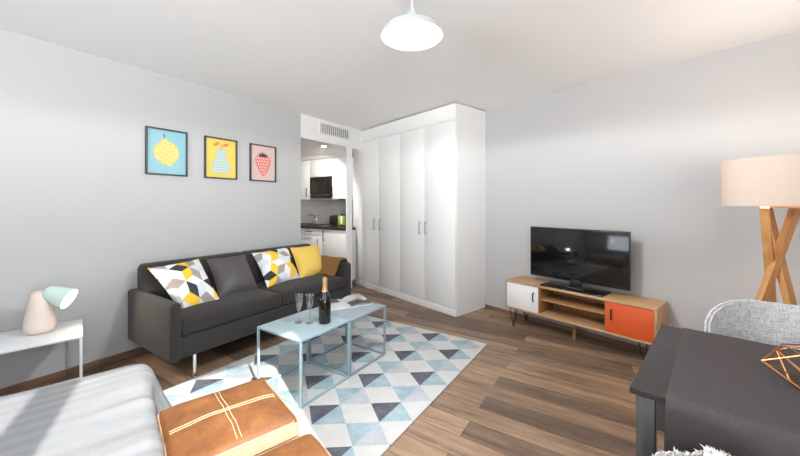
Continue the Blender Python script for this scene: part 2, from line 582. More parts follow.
# bulkhead over the kitchen opening, slim jamb, kitchen shell
b = nb(); bx(b, 1.72, 2.955, 0.0, 0.16, 2.187, H, 0.002)
struct('trim_1', b, M['white_wall'], L0, LROT)
b = nb(); bx(b, 2.612, 2.735, 0.004, 0.024, 0, 2.187, 0.002)
struct('trim_2', b, M['white_wall'], L0, LROT)
b = nb(); bx(b, 1.0, 3.42, 0.16, 2.4, 2.187, 2.25, 0)
struct('ceiling_kitchen', b, M['white_wall'], L0, LROT)
b = nb(); bx(b, 3.30, 3.42, 0.13, 2.4, 0, 2.187, 0)
struct('wall_kitchen_back', b, M['tile'], L0, LROT)
b = nb(); bx(b, 1.0, 3.30, 2.3, 2.4, 0, 2.187, 0)
struct('wall_kitchen_side', b, M['white_wall'], L0, LROT)
b = nb(); bx(b, 0.9, 1.0, 0.14, 2.4, 0, 2.187, 0)
struct('wall_kitchen_front', b, M['white_wall'], L0, LROT)
# cornice strip over the wall cabinets
b = nb(); bx(b, 2.945, 2.975, 0.30, 2.3, 2.118, 2.187, 0.002)
struct('trim_3', b, M['white_wall'], L0, LROT)

# ------------------------------------------------------------------ air vent in the bulkhead
t = thing('air_vent', 'white slatted air vent grille on the wall over the kitchen opening', 'vent', L.w(2.353, 0, 2.376), LROT)
b = nb(); bx(b, -0.295, 0.295, -0.004, -0.0005, -0.065, 0.065, 0.001); obj('backing', b, M['vent_dark'], t)
b = nb()
for x0, x1, z0, z1 in ((-0.315, 0.315, 0.065, 0.08), (-0.315, 0.315, -0.08, -0.065), (-0.315, -0.295, -0.065, 0.065), (0.295, 0.315, -0.065, 0.065)):
    bx(b, x0, x1, -0.016, -0.0005, z0, z1, 0.002)
obj('frame', b, M['white_wall'], t)
b = nb()
for i in range(14):
    x = -0.275 + i * 0.0423
    rbox(b, (x, -0.011, 0), (0.0135, 0.0012, 0.066), 0.001, 1, 1, None, 0, Matrix.Rotation(R_(18), 3, 'Z'))
obj('slats', b, M['white_wall'], t)

# ------------------------------------------------------------------ wardrobe
WF = 0.586
t = thing('wardrobe', 'tall white built-in wardrobe with four plain doors and steel bar handles', 'wardrobe', R.w(0, 0, 0), RROT)
b = nb()
bx(b, -2.08, 0, -(WF - 0.022), -0.002, 0.0, 2.482, 0.001)
obj('body', b, M['lacquer'], t, False)
b = nb(); bx(b, -2.20, -0.0, -(WF + 0.001), -(WF - 0.021), 0.004, 0.086, 0.001); obj('plinth', b, M['lacquer'], t)
b = nb(); bx(b, -2.0, -0.0, -WF, -(WF - 0.021), 2.300, 2.482, 0.001); obj('fascia', b, M['lacquer'], t)
edges = [-2.20, -1.487, -1.006, -0.517, -0.002]
hx = [-1.574, -1.435, -0.58, -0.478]
for i in range(4):
    b = nb(); bx(b, edges[i] + 0.002, edges[i + 1] - 0.002, -WF, -(WF - 0.02), 0.092, 2.296, 0.0015)
    d = obj('door', b, M['lacquer'], t)
    b = nb()
    x = hx[i]
    tube(b, [(x, -(WF + 0.032), 0.925), (x, -(WF + 0.032), 1.088)], 0.007, 10)
    for z in (0.94, 1.073):
        tube(b, [(x, -WF + 0.001, z), (x, -(WF + 0.032), z)], 0.005, 8)
    obj('handle', b, M['steel'], d)

# ------------------------------------------------------------------ three fruit prints
FW, FH = 0.170, 0.2125
def blob(fn, n=64):
    return [fn(2 * PI * i / n) for i in range(n)]
def picture(s, label, draw):
    t = thing('picture', label, 'picture', L.w(s, 0.0, 1.787), LROT, 'fruit prints on the left wall')
    b = nb()
    w = 0.013
    for x0, x1, z0, z1 in ((-FW, FW, FH - w, FH), (-FW, FW, -FH, -FH + w), (-FW, -FW + w, -FH + w, FH - w), (FW - w, FW, -FH + w, FH - w)):
        bx(b, x0, x1, -0.028, -0.001, z0, z1, 0.0015)
    obj('frame', b, M['frame'], t)
    b = nb()
    mats = draw(b)
    obj('print', b, mats, t, False, fix=False)
    return t
LAY = [0.0]
def flat(bm, pts, mi, lvl):
    y = -0.010 - 0.0006 * lvl
    # counter-clockwise seen from the room (-y)
    a = sum(pts[i][0] * pts[(i + 1) % len(pts)][1] - pts[(i + 1) % len(pts)][0] * pts[i][1] for i in range(len(pts)))
    if a < 0: pts = pts[::-1]
    poly(bm, [(x, y, z) for x, z in pts], mi)
def sheet(bm):
    flat(bm, [(-FW + .012, -FH + .012), (FW - .012, -FH + .012), (FW - .012, FH - .012), (-FW + .012, FH - .012)], 0, 0)
def dot(bm, x, z, rx, rz, mi, lvl, tilt=0.0, n=10):
    c, s = math.cos(tilt), math.sin(tilt)
    flat(bm, [(x + rx * math.cos(q) * c - rz * math.sin(q) * s, z + rx * math.cos(q) * s + rz * math.sin(q) * c) for q in [2 * PI * i / n for i in range(n)]], mi, lvl)
def inside(p, pts):
    r = False
    for i in range(len(pts)):
        a, c = pts[i], pts[i - 1]
        if (a[1] > p[1]) != (c[1] > p[1]) and p[0] < (c[0] - a[0]) * (p[1] - a[1]) / (c[1] - a[1]) + a[0]:
            r = not r
    return r
def lemon(bm):
    sheet(bm)
    def f(q):
        r = 0.100
        x, z = 1.04 * r * math.cos(q), 1.06 * r * math.sin(q) - 0.005
        z += 0.046 * math.exp(-((q - PI * 0.56) / 0.17) ** 2) - 0.034 * math.exp(-((q - PI * 1.60) / 0.15) ** 2)
        return (x - 0.004, z)
    pts = blob(f); flat(bm, pts, 1, 1)
    for i in range(-6, 7):
        for j in range(-8, 9):
            p = (i * 0.029 + (j % 2) * 0.0145 + random.uniform(-.003, .003), j * 0.022 + random.uniform(-.003, .003))
            if inside((p[0] * 1.1, p[1] * 1.1), pts):
                dot(bm, p[0], p[1], 0.0052, 0.0058, 2, 2)
    flat(bm, [(-0.028, 0.125), (-0.019, 0.125), (-0.022, 0.168), (-0.030, 0.166)], 3, 2)
    return [M['pr_blue'], M['pr_lemon'], M['pr_white'], M['pr_dark']]
def pear(bm):
    sheet(bm)
    prof = [(0, .108), (.03, .104), (.048, .085), (.05, .05), (.054, .015), (.072, -.018), (.094, -.055), (.1, -.095), (.088, -.135), (.06, -.158), (.02, -.158), (0, -.152)]
    pts = prof + [(-x, z) for x, z in prof[-2:0:-1]]
    flat(bm, pts, 1, 1)
    for i in range(9):
        z0 = 0.085 - i * 0.027
        xs = [x for x in [k * 0.004 - 0.1 for k in range(51)] if inside((x * 1.08, z0), pts)]
        if len(xs) < 4: continue
        up = [(x, z0 + 0.005 * math.sin(x * 180 + i)) for x in xs]
        flat(bm, up + [(x, z - 0.006) for x, z in up[::-1]], 2, 2)
    for sx in (-1, 1):
        dot(bm, sx * 0.048, 0.146, 0.036, 0.016, 3, 2, -sx * R_(28) if sx < 0 else R_(22), 16)
    flat(bm, [(-0.004, 0.105), (0.004, 0.105), (0.005, 0.155), (-0.004, 0.155)], 3, 2)
    return [M['pr_yel'], M['pr_mint'], M['pr_white'], M['pr_coral']]
def berry(bm):
    sheet(bm)
    prof = [(0, .078), (.05, .086), (.085, .083), (.104, .062), (.106, .035), (.09, -.02), (.066, -.075), (.038, -.122), (.014, -.146), (0, -.15)]
    pts = prof + [(-x, z) for x, z in prof[-2:0:-1]]
    flat(bm, pts, 1, 1)
    for j in range(6):
        z = 0.055 - j * 0.034
        for i in range(-4, 5):
            x = i * 0.03 + (j % 2) * 0.015
            if inside((x * 1.15, z - 0.014), pts):
                dot(bm, x, z, 0.0052, 0.0115, 2, 2, R_(-x * 120))
    cr = [(-.05, .074), (.05, .074), (.058, .112), (.034, .098), (.028, .13), (.010, .104), (-.006, .142), (-.014, .106), (-.032, .128), (-.034, .098), (-.064, .118)]
    # crown as fan of small triangles so that it stays a simple outline
    flat(bm, cr, 3, 2)
    return [M['pr_pink'], M['pr_coral'], M['pr_white'], M['pr_dark']]
picture(0.165, 'framed print of a spotted lemon on a sky blue ground', lemon)
picture(0.666, 'framed print of a mint green pear on a yellow ground', pear)
picture(1.160, 'framed print of a coral strawberry on a pale pink ground', berry)

# ------------------------------------------------------------------ rug
b = nb(); bx(b, -0.52, 1.812, -2.475, -0.855, 0.0, 0.010, 0.004)
o = obj('rug', b, M['rug'])
tag(place(o, L.w(0, 0, 0.001), LROT), 'flat woven rug with blue, grey and charcoal triangles on the wooden floor', 'rug')
RUGZ = 0.0115

# ------------------------------------------------------------------ sofa
SO = (0.80, 0.0)
t = thing('sofa', 'charcoal fabric two-seater sofa against the wall under the prints', 'sofa', L.w(SO[0], 0, 0), LROT)
def sx(v): return v - SO[0]
def puff(hx, hy, hz, top=0.02, front=0.0):
    def f(p):
        k = (1 - (p.x / hx) ** 4) * (1 - (p.y / hy) ** 4)
        q = p.copy()
        if p.z > 0: q.z += top * max(0, k)
        if p.y < 0: q.y -= front * max(0, (1 - (p.x / hx) ** 4) * (1 - (p.z / hz) ** 2))
        return q
    return f
b = nb(); bx(b, sx(-0.085), sx(1.665), -0.84, -0.10, 0.175, 0.335, 0.015, k=2); obj('base', b, M['sofa'], t)
for s0, s1 in ((-0.150, -0.075), (1.660, 1.768)):
    b = nb(); bx(b, sx(s0), sx(s1), -0.856, -0.055, 0.172, 0.592 if s0 < 0 else 0.622, 0.022 if s0 < 0 else 0.040, k=4, m=3); obj('arm', b, M['sofa'], t)
b = nb(); bx(b, sx(-0.083), sx(1.663), -0.175, -0.055, 0.175, 0.775, 0.02, k=3, m=3); obj('back_frame', b, M['sofa'], t)
for s0, s1 in ((-0.08, 0.790), (0.794, 1.66)):
    hx_, hy_, hz_ = (s1 - s0) / 2, 0.30, 0.065
    b = nb(); rbox(b, ((sx(s0) + sx(s1)) / 2, -0.545, 0.402), (hx_, hy_, hz_), 0.032, 4, (12, 8, 2), puff(hx_, hy_, hz_, 0.022, 0.012)); obj('seat_cushion', b, M['sofa'], t)
for s0, s1 in ((-0.10, 0.790), (0.794, 1.70)):
    hx_, hz_ = (s1 - s0) / 2, 0.175
    def lean(p, hx_=hx_, hz_=hz_):
        k = (1 - (p.x / hx_) ** 4) * (1 - (p.z / hz_) ** 4)
        q = p.copy()
        if p.y < 0: q.y -= 0.03 * max(0, k)
        q.y += 0.035 * (p.z / hz_)
        return q
    b = nb(); rbox(b, ((sx(s0) + sx(s1)) / 2, -0.205, 0.632), (hx_, 0.055, hz_), 0.03, 4, (10, 2, 8), lean); obj('back_cushion', b, M['sofa'], t)
for s0 in (0.03, 1.60):
    for tt in (0.81, 0.15):
        b = nb(); lathe(b, [(0, 0.0), (0.017, 0.0), (0.017, 0.004), (0.0145, 0.006), (0.0145, 0.178), (0, 0.178)], 20, (sx(s0), -tt, 0.0)); obj('leg', b, M['chrome'], t)

# ------------------------------------------------------------------ scatter cushions on the sofa
def pillow(name, label, cat, group, tl, tr, br, bl, thick, mats, pattern=None, bulge=0.0, n=18):
    """corners in the left wall's frame (s, t, z); front faces the room"""
    P = [L.w(*c) for c in (tl, tr, br, bl)]
    base = (P[2] + P[3]) / 2
    P = [p - base for p in P]
    nrm = (P[1] - P[0]).cross(P[3] - P[0]).normalized()
    if nrm.dot(Vector((L.n.x, L.n.y, 0.3))) < 0: nrm = -nrm
    bm = bmesh.new()
    def grid():
        vs = [[bm.verts.new((-1 + 2 * i / n, -1 + 2 * j / n, 0)) for i in range(n + 1)] for j in range(n + 1)]
        for j in range(n):
            for i in range(n):
                bm.faces.new([vs[j][i], vs[j][i + 1], vs[j + 1][i + 1], vs[j + 1][i]])
    grid()
    if pattern:
        Lc, rot, off, pal = pattern
        e1 = Vector((math.cos(rot), math.sin(rot))) * Lc
        e2 = Vector((math.cos(rot + PI / 3), math.sin(rot + PI / 3))) * Lc
        hgt = Lc * math.sqrt(3) / 2
        for kk in range(3):
            dr = rot + kk * PI / 3
            nn = Vector((-math.sin(dr), math.cos(dr)))
            for q in range(-20, 21):
                cpt = Vector(off) + nn * (q * hgt)
                # only lines that cross the square
                if abs(nn.dot(cpt)) > 1.45: continue
                bmesh.ops.bisect_plane(bm, geom=bm.verts[:] + bm.edges[:] + bm.faces[:], plane_co=(cpt.x, cpt.y, 0), plane_no=(nn.x, nn.y, 0))
        det = e1.x * e2.y - e1.y * e2.x
        for f in bm.faces:
            c = f.calc_center_median(); px, py = c.x - off[0], c.y - off[1]
            u = (px * e2.y - py * e2.x) / det; w = (e1.x * py - e1.y * px) / det
            i, j = math.floor(u), math.floor(w)
            tri = [(i, j), (i + 1, j), (i, j + 1)] if (u - i) + (w - j) < 1 else [(i + 1, j + 1), (i + 1, j), (i, j + 1)]
            cl = {(a - bb) % 3: (a, bb) for a, bb in tri}
            key = (cl[0], cl[1])
            d = (cl[1][0] - cl[0][0], cl[1][1] - cl[0][1])
            f.material_index = pal(cl[0], d)
    nf = len(bm.faces)
    ret = bmesh.ops.duplicate(bm, geom=bm.verts[:] + bm.edges[:] + bm.faces[:])
    back = set(x for x in ret['geom'] if isinstance(x, bmesh.types.BMVert))
    for v in bm.verts:
        a, c = v.co.x, v.co.y
        th = (max(0, 1 - a * a) ** 0.55) * (max(0, 1 - c * c) ** 0.55)
        a2 = a * (1 - 0.075 * (1 - c * c)); c2 = c * (1 - 0.075 * (1 - a * a))
        fu, fv = (a2 + 1) / 2, (c2 + 1) / 2
        top = P[0].lerp(P[1], fu); bot = P[3].lerp(P[2], fu)
        p = bot.lerp(top, fv)
        wr = noise.noise(Vector((a * 1.7 + base.x * 9, c * 1.7, base.y * 7))) * 0.012 * th
        if v in back:
            p -= nrm * (thick * 0.35 * th)
        else:
            p += nrm * (thick * 0.65 * th + wr)
        v.co = p
    bmesh.ops.remove_doubles(bm, verts=bm.verts[:], dist=0.0006)
    o = obj(name, bm, mats, None, True, 60)
    place(o, base)
    return tag(o, label, cat, group)
PM = [M['p_white'], M['p_pale'], M['p_yellow'], M['p_dark'], M['p_taupe']]
def palette(seed):
    def pal(hexc, d):
        i, j = hexc
        o = {(1, 0): 0, (-1, 1): 1, (0, -1): 2}.get(d, 0)
        h = (i * 7 + j * 13 + seed * 5) % 6
        table = [(2, 0, 3), (0, 4, 1), (1, 2, 0), (3, 0, 2), (0, 1, 4), (4, 2, 0)]
        return table[h][o]
    return pal
GP = 'scatter cushions on the charcoal sofa'
pillow('scatter_cushion', 'yellow, charcoal and white geometric cushion leaning at the near arm of the sofa', 'cushion', GP,
       (-0.085, 0.27, 0.785), (0.318, 0.27, 0.808), (0.338, 0.62, 0.466), (0.020, 0.62, 0.450), 0.16, PM, (0.44, R_(20), (0.1, 0.05), palette(1)))
pillow('scatter_cushion', 'plain dark grey satin cushion between the two geometric cushions', 'cushion', GP,
       (0.389, 0.25, 0.795), (0.791, 0.24, 0.789), (0.750, 0.54, 0.480), (0.360, 0.54, 0.462), 0.15, M['grey_sat'])
pillow('scatter_cushion', 'yellow, charcoal and white geometric cushion touching the plain yellow cushion', 'cushion', GP,
       (0.859, 0.25, 0.791), (1.317, 0.25, 0.812), (1.240, 0.56, 0.495), (0.833, 0.56, 0.462), 0.15, PM, (0.44, R_(8), (-0.1, 0.15), palette(4)))
pillow('scatter_cushion', 'plain bright yellow cushion beside the mustard throw', 'cushion', GP,
       (1.336, 0.26, 0.800), (1.763, 0.27, 0.798), (1.655, 0.54, 0.485), (1.250, 0.55, 0.468), 0.14, M['yellow'])

# mustard knitted throw over the far arm
prof = [(1.500, 0.487), (1.54, 0.492), (1.575, 0.525), (1.605, 0.575), (1.635, 0.625), (1.675, 0.650), (1.715, 0.652), (1.757, 0.642), (1.785, 0.605), (1.789, 0.54), (1.791, 0.47)]
b = nb()
rows = []
NT = 16
for j in range(NT + 1):
    tt = 0.33 + 0.45 * j / NT
    row = []
    for i, (s, z) in enumerate(prof):
        nz = noise.noise(Vector((s * 9, tt * 11, 1.3))) * 0.012 + 0.014
        ss = s + 0.01 * math.sin(tt * 21)
        if i < 2: ss += 0.03 * noise.noise(Vector((tt * 14, 0, 4)))
        row.append(b.verts.new((ss, -tt - 0.02 * noise.noise(Vector((s * 12, 3, 1))), z + abs(nz))))
    rows.append(row)
for j in range(NT):
    for i in range(len(prof) - 1):
        b.faces.new([rows[j][i], rows[j][i + 1], rows[j + 1][i + 1], rows[j + 1][i]])
bmesh.ops.recalc_face_normals(b, faces=b.faces[:])
bmesh.ops.solidify(b, geom=b.faces[:], thickness=0.012)
# fringe along the hanging edge
for j in range(NT * 2):
    tt = 0.335 + 0.44 * j / (NT * 2)
    tube(b, [(1.794, -tt, 0.485), (1.798 + random.uniform(-.004, .004), -tt, 0.43 + random.uniform(-.01, .01))], 0.003, 4)
for vv in b.verts: vv.co.x -= 1.70
o = obj('throw_blanket', b, M['throw'])
tag(place(o, L.w(1.70, 0, 0.002), LROT), 'mustard knitted throw folded over the far arm of the sofa', 'blanket')

# ------------------------------------------------------------------ nesting coffee tables (and the white one by the bed)
def wire_table(name, label, cat, loc, rz, w, h, m, group):
    t = thing(name, label, cat, loc, rz, group)
    q = w / 2; bar_w = 0.015
    b = nb(); bx(b, -q, q, -q, q, h - 0.014, h, 0.002); obj('tabletop', b, m, t)
    for x in (-1, 1):
        for y in (-1, 1):
            b = nb()
            cx_, cy_ = x * (q - bar_w / 2), y * (q - bar_w / 2)
            bx(b, cx_ - bar_w / 2, cx_ + bar_w / 2, cy_ - bar_w / 2, cy_ + bar_w / 2, 0, h - 0.014, 0.0015)
            obj('leg', b, m, t)
    b = nb()
    i = q - bar_w
    for y in (-1, 1):
        bx(b, -i, i, y * (q - bar_w / 2) - bar_w / 2, y * (q - bar_w / 2) + bar_w / 2, 0, bar_w, 0.0015)
    for x in (-1, 1):
        bx(b, x * (q - bar_w / 2) - bar_w / 2, x * (q - bar_w / 2) + bar_w / 2, -i, i, 0, bar_w, 0.0015)
    obj('base_frame', b, m, t)
    return t
wire_table('coffee_table', 'pale aqua metal cube table carrying the champagne bottle', 'coffee table', L.w(0.420, 1.590, RUGZ), LROT, 0.462, 0.430, M['aqua'], 'square metal coffee tables on the rug')
wire_table('coffee_table', 'blue-grey metal cube table carrying the open magazine', 'coffee table', L.w(0.885, 1.590, RUGZ), LROT, 0.455, 0.424, M['bluegrey'], 'square metal coffee tables on the rug')
CT1 = RUGZ + 0.430; CT2 = RUGZ + 0.424

# champagne
t = thing('champagne_bottle', 'dark champagne bottle with gold foil neck on the aqua table', 'bottle', L.w(0.508, 1.705, CT1), LROT)
b = nb(); lathe(b, [(0, 0.004), (0.03, 0.0), (0.040, 0.002), (0.043, 0.008), (0.043, 0.150), (0.041, 0.172), (0.034, 0.197), (0.024, 0.222), (0.0175, 0.245), (0.0155, 0.27), (0.0, 0.272)], 40)
obj('glass_body', b, M['bottle'], t)
b = nb(); lathe(b, [(0.0225, 0.228), (0.0185, 0.248), (0.0165, 0.272), (0.0175, 0.284), (0.0185, 0.292), (0.0175, 0.304), (0.0185, 0.312), (0.017, 0.326), (0.010, 0.332), (0, 0.333)], 32)
obj('foil', b, M['foil'], t)
b = nb()
for q in range(10):
    a0, a1 = R_(95 + q * 9), R_(95 + (q + 1) * 9)
    r = 0.0434
    poly(b, [(r * math.cos(a0), r * math.sin(a0), 0.06), (r * math.cos(a1), r * math.sin(a1), 0.06), (r * math.cos(a1), r * math.sin(a1), 0.135), (r * math.cos(a0), r * math.sin(a0), 0.135)])
obj('label', b, M['label'], t)

def flute(s, tt, label):
    t = thing('champagne_flute', label, 'glass', L.w(s, tt, CT1), LROT, 'champagne flutes on the aqua table')
    b = nb(); lathe(b, [(0, 0.0), (0.030, 0.0), (0.031, 0.002), (0.012, 0.006), (0.0045, 0.012)], 28); obj('foot', b, M['glass'], t)
    b = nb(); lathe(b, [(0.0045, 0.012), (0.0036, 0.03), (0.0038, 0.07), (0.006, 0.078)], 16); obj('stem', b, M['glass'], t)
    b = nb(); lathe(b, [(0.006, 0.078), (0.014, 0.10), (0.023, 0.14), (0.031, 0.208), (0.0295, 0.208), (0.0215, 0.14), (0.0115, 0.103), (0, 0.088)], 28); obj('bowl', b, M['glass'], t)
    return t
flute(0.405, 1.545, 'empty champagne flute further from the bottle')
flute(0.445, 1.615, 'empty champagne flute nearer the bottle')

# open magazine
def page(bm, x0, x1, y0, y1, z0, lift, edge, mi, nseg=10, zt=0.0):
    rows = []
    for i in range(nseg + 1):
        f = i / nseg
        x = x0 + (x1 - x0) * f
        z = z0 + lift * math.sin(PI * min(1, f * 1.15)) * (1 - 0.4 * f) + edge * f * f
        rows.append((bm.verts.new((x, y0, z)), bm.verts.new((x, y1, z))))
    for a, c in zip(rows[:-1], rows[1:]):
        f = bm.faces.new([a[0], c[0], c[1], a[1]]); f.material_index = mi
    return rows
t = thing('magazine', 'open magazine lying on the blue-grey table', 'magazine', L.w(0.955, 1.500, CT2 + 0.001), LROT + R_(-28))
b = nb(); bx(b, -0.205, 0.205, -0.135, 0.135, 0.0, 0.004, 0.001); obj('cover', b, M['paper'], t)
b = nb(); page(b, 0, -0.203, -0.133, 0.133, 0.005, 0.012, 0.002, 0); page(b, 0, 0.203, -0.133, 0.133, 0.005, 0.013, 0.006, 0)
bmesh.ops.solidify(b, geom=b.faces[:], thickness=0.002)
obj('pages', b, M['paper'], t, fix=False)
b = nb(); page(b, 0.008, 0.195, -0.125, -0.02, 0.0095, 0.013, 0.006, 0); page(b, -0.03, -0.195, 0.02, 0.125, 0.0095, 0.012, 0.002, 0)
obj('photograph', b, M['ink'], t); plabel(bpy.context.scene.collection.objects[-1], 'dark printed picture')
b = nb(); page(b, 0.01, 0.160, -0.03, 0.11, 0.02, 0.018, 0.022, 0); bmesh.ops.solidify(b, geom=b.faces[:], thickness=0.001)
obj('lifted_page', b, M['paper'], t)
b = nb(); page(b, 0.10, 0.155, -0.01, 0.09, 0.043, 0.004, 0.006, 0)
obj('tan_photograph', b, M['ink2'], t)

# ------------------------------------------------------------------ leather floor cushions
def pouf(loc, rz, label, seed):
    t = thing('pouf', label, 'pouf', loc, rz, 'leather poufs at the foot of the bed')
    h = 0.231; hz = 0.195
    def f(p):
        k = (1 - (p.x / h) ** 4) * (1 - (p.y / h) ** 4)
        q = p.copy()
        if p.z > 0:
            q.z += 0.022 * max(0, k)
        side = max(0, 1 - (p.z / hz) ** 2)
        q.x *= 1 + 0.02 * side; q.y *= 1 + 0.02 * side
        nv = Vector((p.x * 9 + seed, p.y * 9, p.z * 9))
        q += Vector((noise.noise(nv), noise.noise(nv + Vector((5, 0, 0))), noise.noise(nv + Vector((0, 5, 0))))) * 0.006
        return q
    b = nb(); rbox(b, (0, 0, hz), (h, h, hz), 0.028, 4, 14, f); 
    bmesh.ops.recalc_face_normals(b, faces=b.faces[:])
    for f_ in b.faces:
        f_.material_index = 1 if abs(f_.normal.z) < 0.55 else 0  # paler sides: bright sun on the same leather put into the colour
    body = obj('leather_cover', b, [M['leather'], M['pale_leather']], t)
    # two rows of stitching each way over the top, and the raised seams round the top and bottom edges
    def surf(x, y):
        p = f(Vector((x, y, hz)))
        return Vector((p.x, p.y, p.z + hz + 0.0006))
    b = nb()
    for off in (-0.008, 0.008):
        for ax in (0, 1):
            pts = []
            for i in range(29):
                a = -0.205 + 0.41 * i / 28
                pts.append(surf(a, off) if ax == 0 else surf(off, a))
            tube(b, pts, 0.0014, 5)
    obj('stitching', b, M['stitch'], t)
    for zz in (1, -1):
        b = nb()
        e = h - 0.004
        ring = []
        for k in range(65):
            q = k / 64 * 4; sd = int(q) % 4; u = (q - int(q)) * 2 - 1
            p = [(u, -1), (1, u), (-u, 1), (-1, -u)][sd]
            px, py = p[0] * e, p[1] * e
            # round the corners a little
            ln = max(abs(px) + abs(py) - (2 * e - 0.03), 0) / 2
            px -= math.copysign(ln, px); py -= math.copysign(ln, py)
            ring.append((px, py, hz + zz * (hz - 0.010)))
        tube(b, ring, 0.0055, 6, 0, False)
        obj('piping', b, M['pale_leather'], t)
    return t
pouf((-0.746, 1.437, RUGZ), RROT, 'tan leather pouf with crossed seams nearer the sofa', 1.0)
pouf((-0.387, 1.018, RUGZ), RROT, 'tan leather pouf cut by the bottom edge of the photo', 6.0)

# ------------------------------------------------------------------ bed
t = thing('bed', 'bed with white striped satin duvet in the near left corner', 'bed', R.w(1.10, 4.45, 0), RROT)
b = nb(); bx(b, -0.62, 0.62, -0.99, 0.90, 0.08, 0.22, 0.02, k=2); obj('bed_base', b, M['bed'], t)
for x in (-0.56, 0.56):
    for y in (-0.92, 0.84):
        b = nb(); lathe(b, [(0, 0), (0.022, 0), (0.026, 0.085), (0, 0.085)], 16, (x, y, 0)); obj('leg', b, M['black'], t)
b = nb(); bx(b, -0.68, 0.68, -1.03, 0.92, 0.22, 0.40, 0.05, k=3, m=4); obj('mattress', b, M['bed'], t)
b = nb()
hx_, hy_, hz_ = 0.745, 1.05, 0.165
def duv(p):
    q = p.copy()
    top = p.z > hz_ - 0.14
    k = (1 - (p.x / hx_) ** 6) * (1 - (p.y / hy_) ** 6)
    # long soft folds that run in from the foot end, and a few broad swells
    foot = math.exp(-((p.y - hy_) / 0.22) ** 2)
    q.z += 0.012 * noise.noise(Vector((p.x * 3.1, p.y * 2.0, 2.0))) if p.z > 0 else 0
    fold = 1 - 2.6 * abs(noise.noise(Vector((p.x * 9 + p.y * 1.5, p.y * 1.6, 7.0))))
    if p.z > 0: q.z += 0.007 * fold * foot
    edge = max(abs(p.x) / hx_, abs(p.y) / hy_)
    if edge > 0.9:
        low = max(0.0, (hz_ - p.z) / (2 * hz_))
        q.x += math.copysign(0.03 * low, p.x) if abs(p.x) / hx_ > 0.9 else 0
        wv = noise.noise(Vector((p.x * 11, p.y * 11, p.z * 3)))
        if p.y / hy_ > 0.9 and p.x < -0.42: q.y += 0.11 * low * min(1, (-0.42 - p.x) / 0.15)
        if abs(p.y) / hy_ > 0.9: q.y += math.copysign(0.02 * low * wv, p.y) + 0.012 * fold * low
        if abs(p.x) / hx_ > 0.9: q.x += 0.014 * wv * low
    # rounded plan corners
    ex, ey = abs(p.x) - (hx_ - 0.09), abs(p.y) - (hy_ - 0.09)
    if ex > 0 and ey > 0:
        r = math.hypot(ex, ey)
        if r > 1e-6:
            m_ = max(ex, ey) / r
            q.x = math.copysign(hx_ - 0.09 + ex * m_, p.x) + (q.x - p.x)
            q.y = math.copysign(hy_ - 0.09 + ey * m_, p.y) + (q.y - p.y)
    return q
rbox(b, (0, -0.05, 0.340), (hx_, hy_, hz_), 0.05, 5, (90, 60, 5), duv)
obj('duvet', b, M['duvet'], t, True, 80)

# ------------------------------------------------------------------ white side table and its lamp
ST_H = 0.45
o_ = R_(90 - 46.4)
c = L.w(-0.446, 0.137, 0)
ux = Vector((math.cos(o_), math.sin(o_), 0)); uy = Vector((-math.sin(o_), math.cos(o_), 0))
cen = c - ux * 0.231 - uy * 0.231
wire_table('side_table', 'white metal cube side table between the wall and the bed', 'side table', (cen.x, cen.y, 0), o_, 0.462, ST_H, M['white_metal'], None)
lp = L.w(-0.686, 0.258, ST_H)
t = thing('table_lamp', 'blush ceramic table lamp with tilted mint shade on the white side table', 'lamp', lp, 0)
b = nb(); lathe(b, [(0, 0.0), (0.048, 0.0), (0.062, 0.004), (0.073, 0.018), (0.078, 0.045), (0.077, 0.075), (0.071, 0.12), (0.062, 0.175), (0.053, 0.225), (0.047, 0.255), (0.042, 0.266), (0.030, 0.272), (0, 0.273)], 40)
obj('lamp_base', b, M['ceramic'], t)
ax = Vector((0.87, 0.25, -0.42)).normalized()
zq = Vector((0, 0, 1)).rotation_difference(ax).to_matrix()
piv = Vector((0.045, 0.020, 0.258))
b = nb(); lathe(b, [(0, -0.028), (0.030, -0.026), (0.043, -0.014), (0.049, 0.004), (0.059, 0.055), (0.071, 0.118), (0.069, 0.118), (0.057, 0.055), (0.046, 0.006), (0, -0.018)], 36, piv, 0, zq)
obj('lamp_shade', b, M['mint'], t)
b = nb(); lathe(b, [(0, 0.020), (0.02, 0.02), (0.046, 0.055), (0.060, 0.100), (0.055, 0.108), (0, 0.112)], 24, piv, 0, zq)
tl_bulb = obj('bulb', b, M['bulb'], t); plabel(tl_bulb, 'glowing bulb in the shade')
TL_POS = lp + piv + ax * 0.16; TL_AX = ax

# ------------------------------------------------------------------ television stand
t = thing('tv_stand', 'oak television stand with one white and one orange door', 'tv stand', R.w(1.175, 0.20, 0), RROT)
X0, X1, Y0, Y1, Z0, Z1 = -0.667, 0.667, -0.165, 0.165, 0.195, 0.492
b = nb()
bx(b, X0, X1, Y0, Y1, Z1 - 0.02, Z1, 0.006, k=2); bx(b, X0, X1, Y0, Y1, Z0, Z0 + 0.018, 0.004, k=2)
bx(b, X0, X0 + 0.018, Y0, Y1, Z0 + 0.018, Z1 - 0.02, 0.002); bx(b, X1 - 0.018, X1, Y0, Y1, Z0 + 0.018, Z1 - 0.02, 0.002)
obj('cabinet_body', b, M['oak'], t)
b = nb(); bx(b, X0 + 0.018, X1 - 0.018, Y1 - 0.008, Y1 - 0.001, Z0 + 0.018, Z1 - 0.02, 0.001); obj('back_panel', b, M['oak_dark'], t)
for xx in (-0.300, 0.306):
    b = nb(); bx(b, xx - 0.009, xx + 0.009, Y0 + 0.012, Y1 - 0.01, Z0 + 0.018, Z1 - 0.02, 0.001); obj('divider', b, M['oak_dark'], t)
b = nb(); bx(b, -0.291, 0.297, Y0 + 0.03, Y1 - 0.01, 0.345, 0.361, 0.001); obj('shelf', b, M['oak_dark'], t)
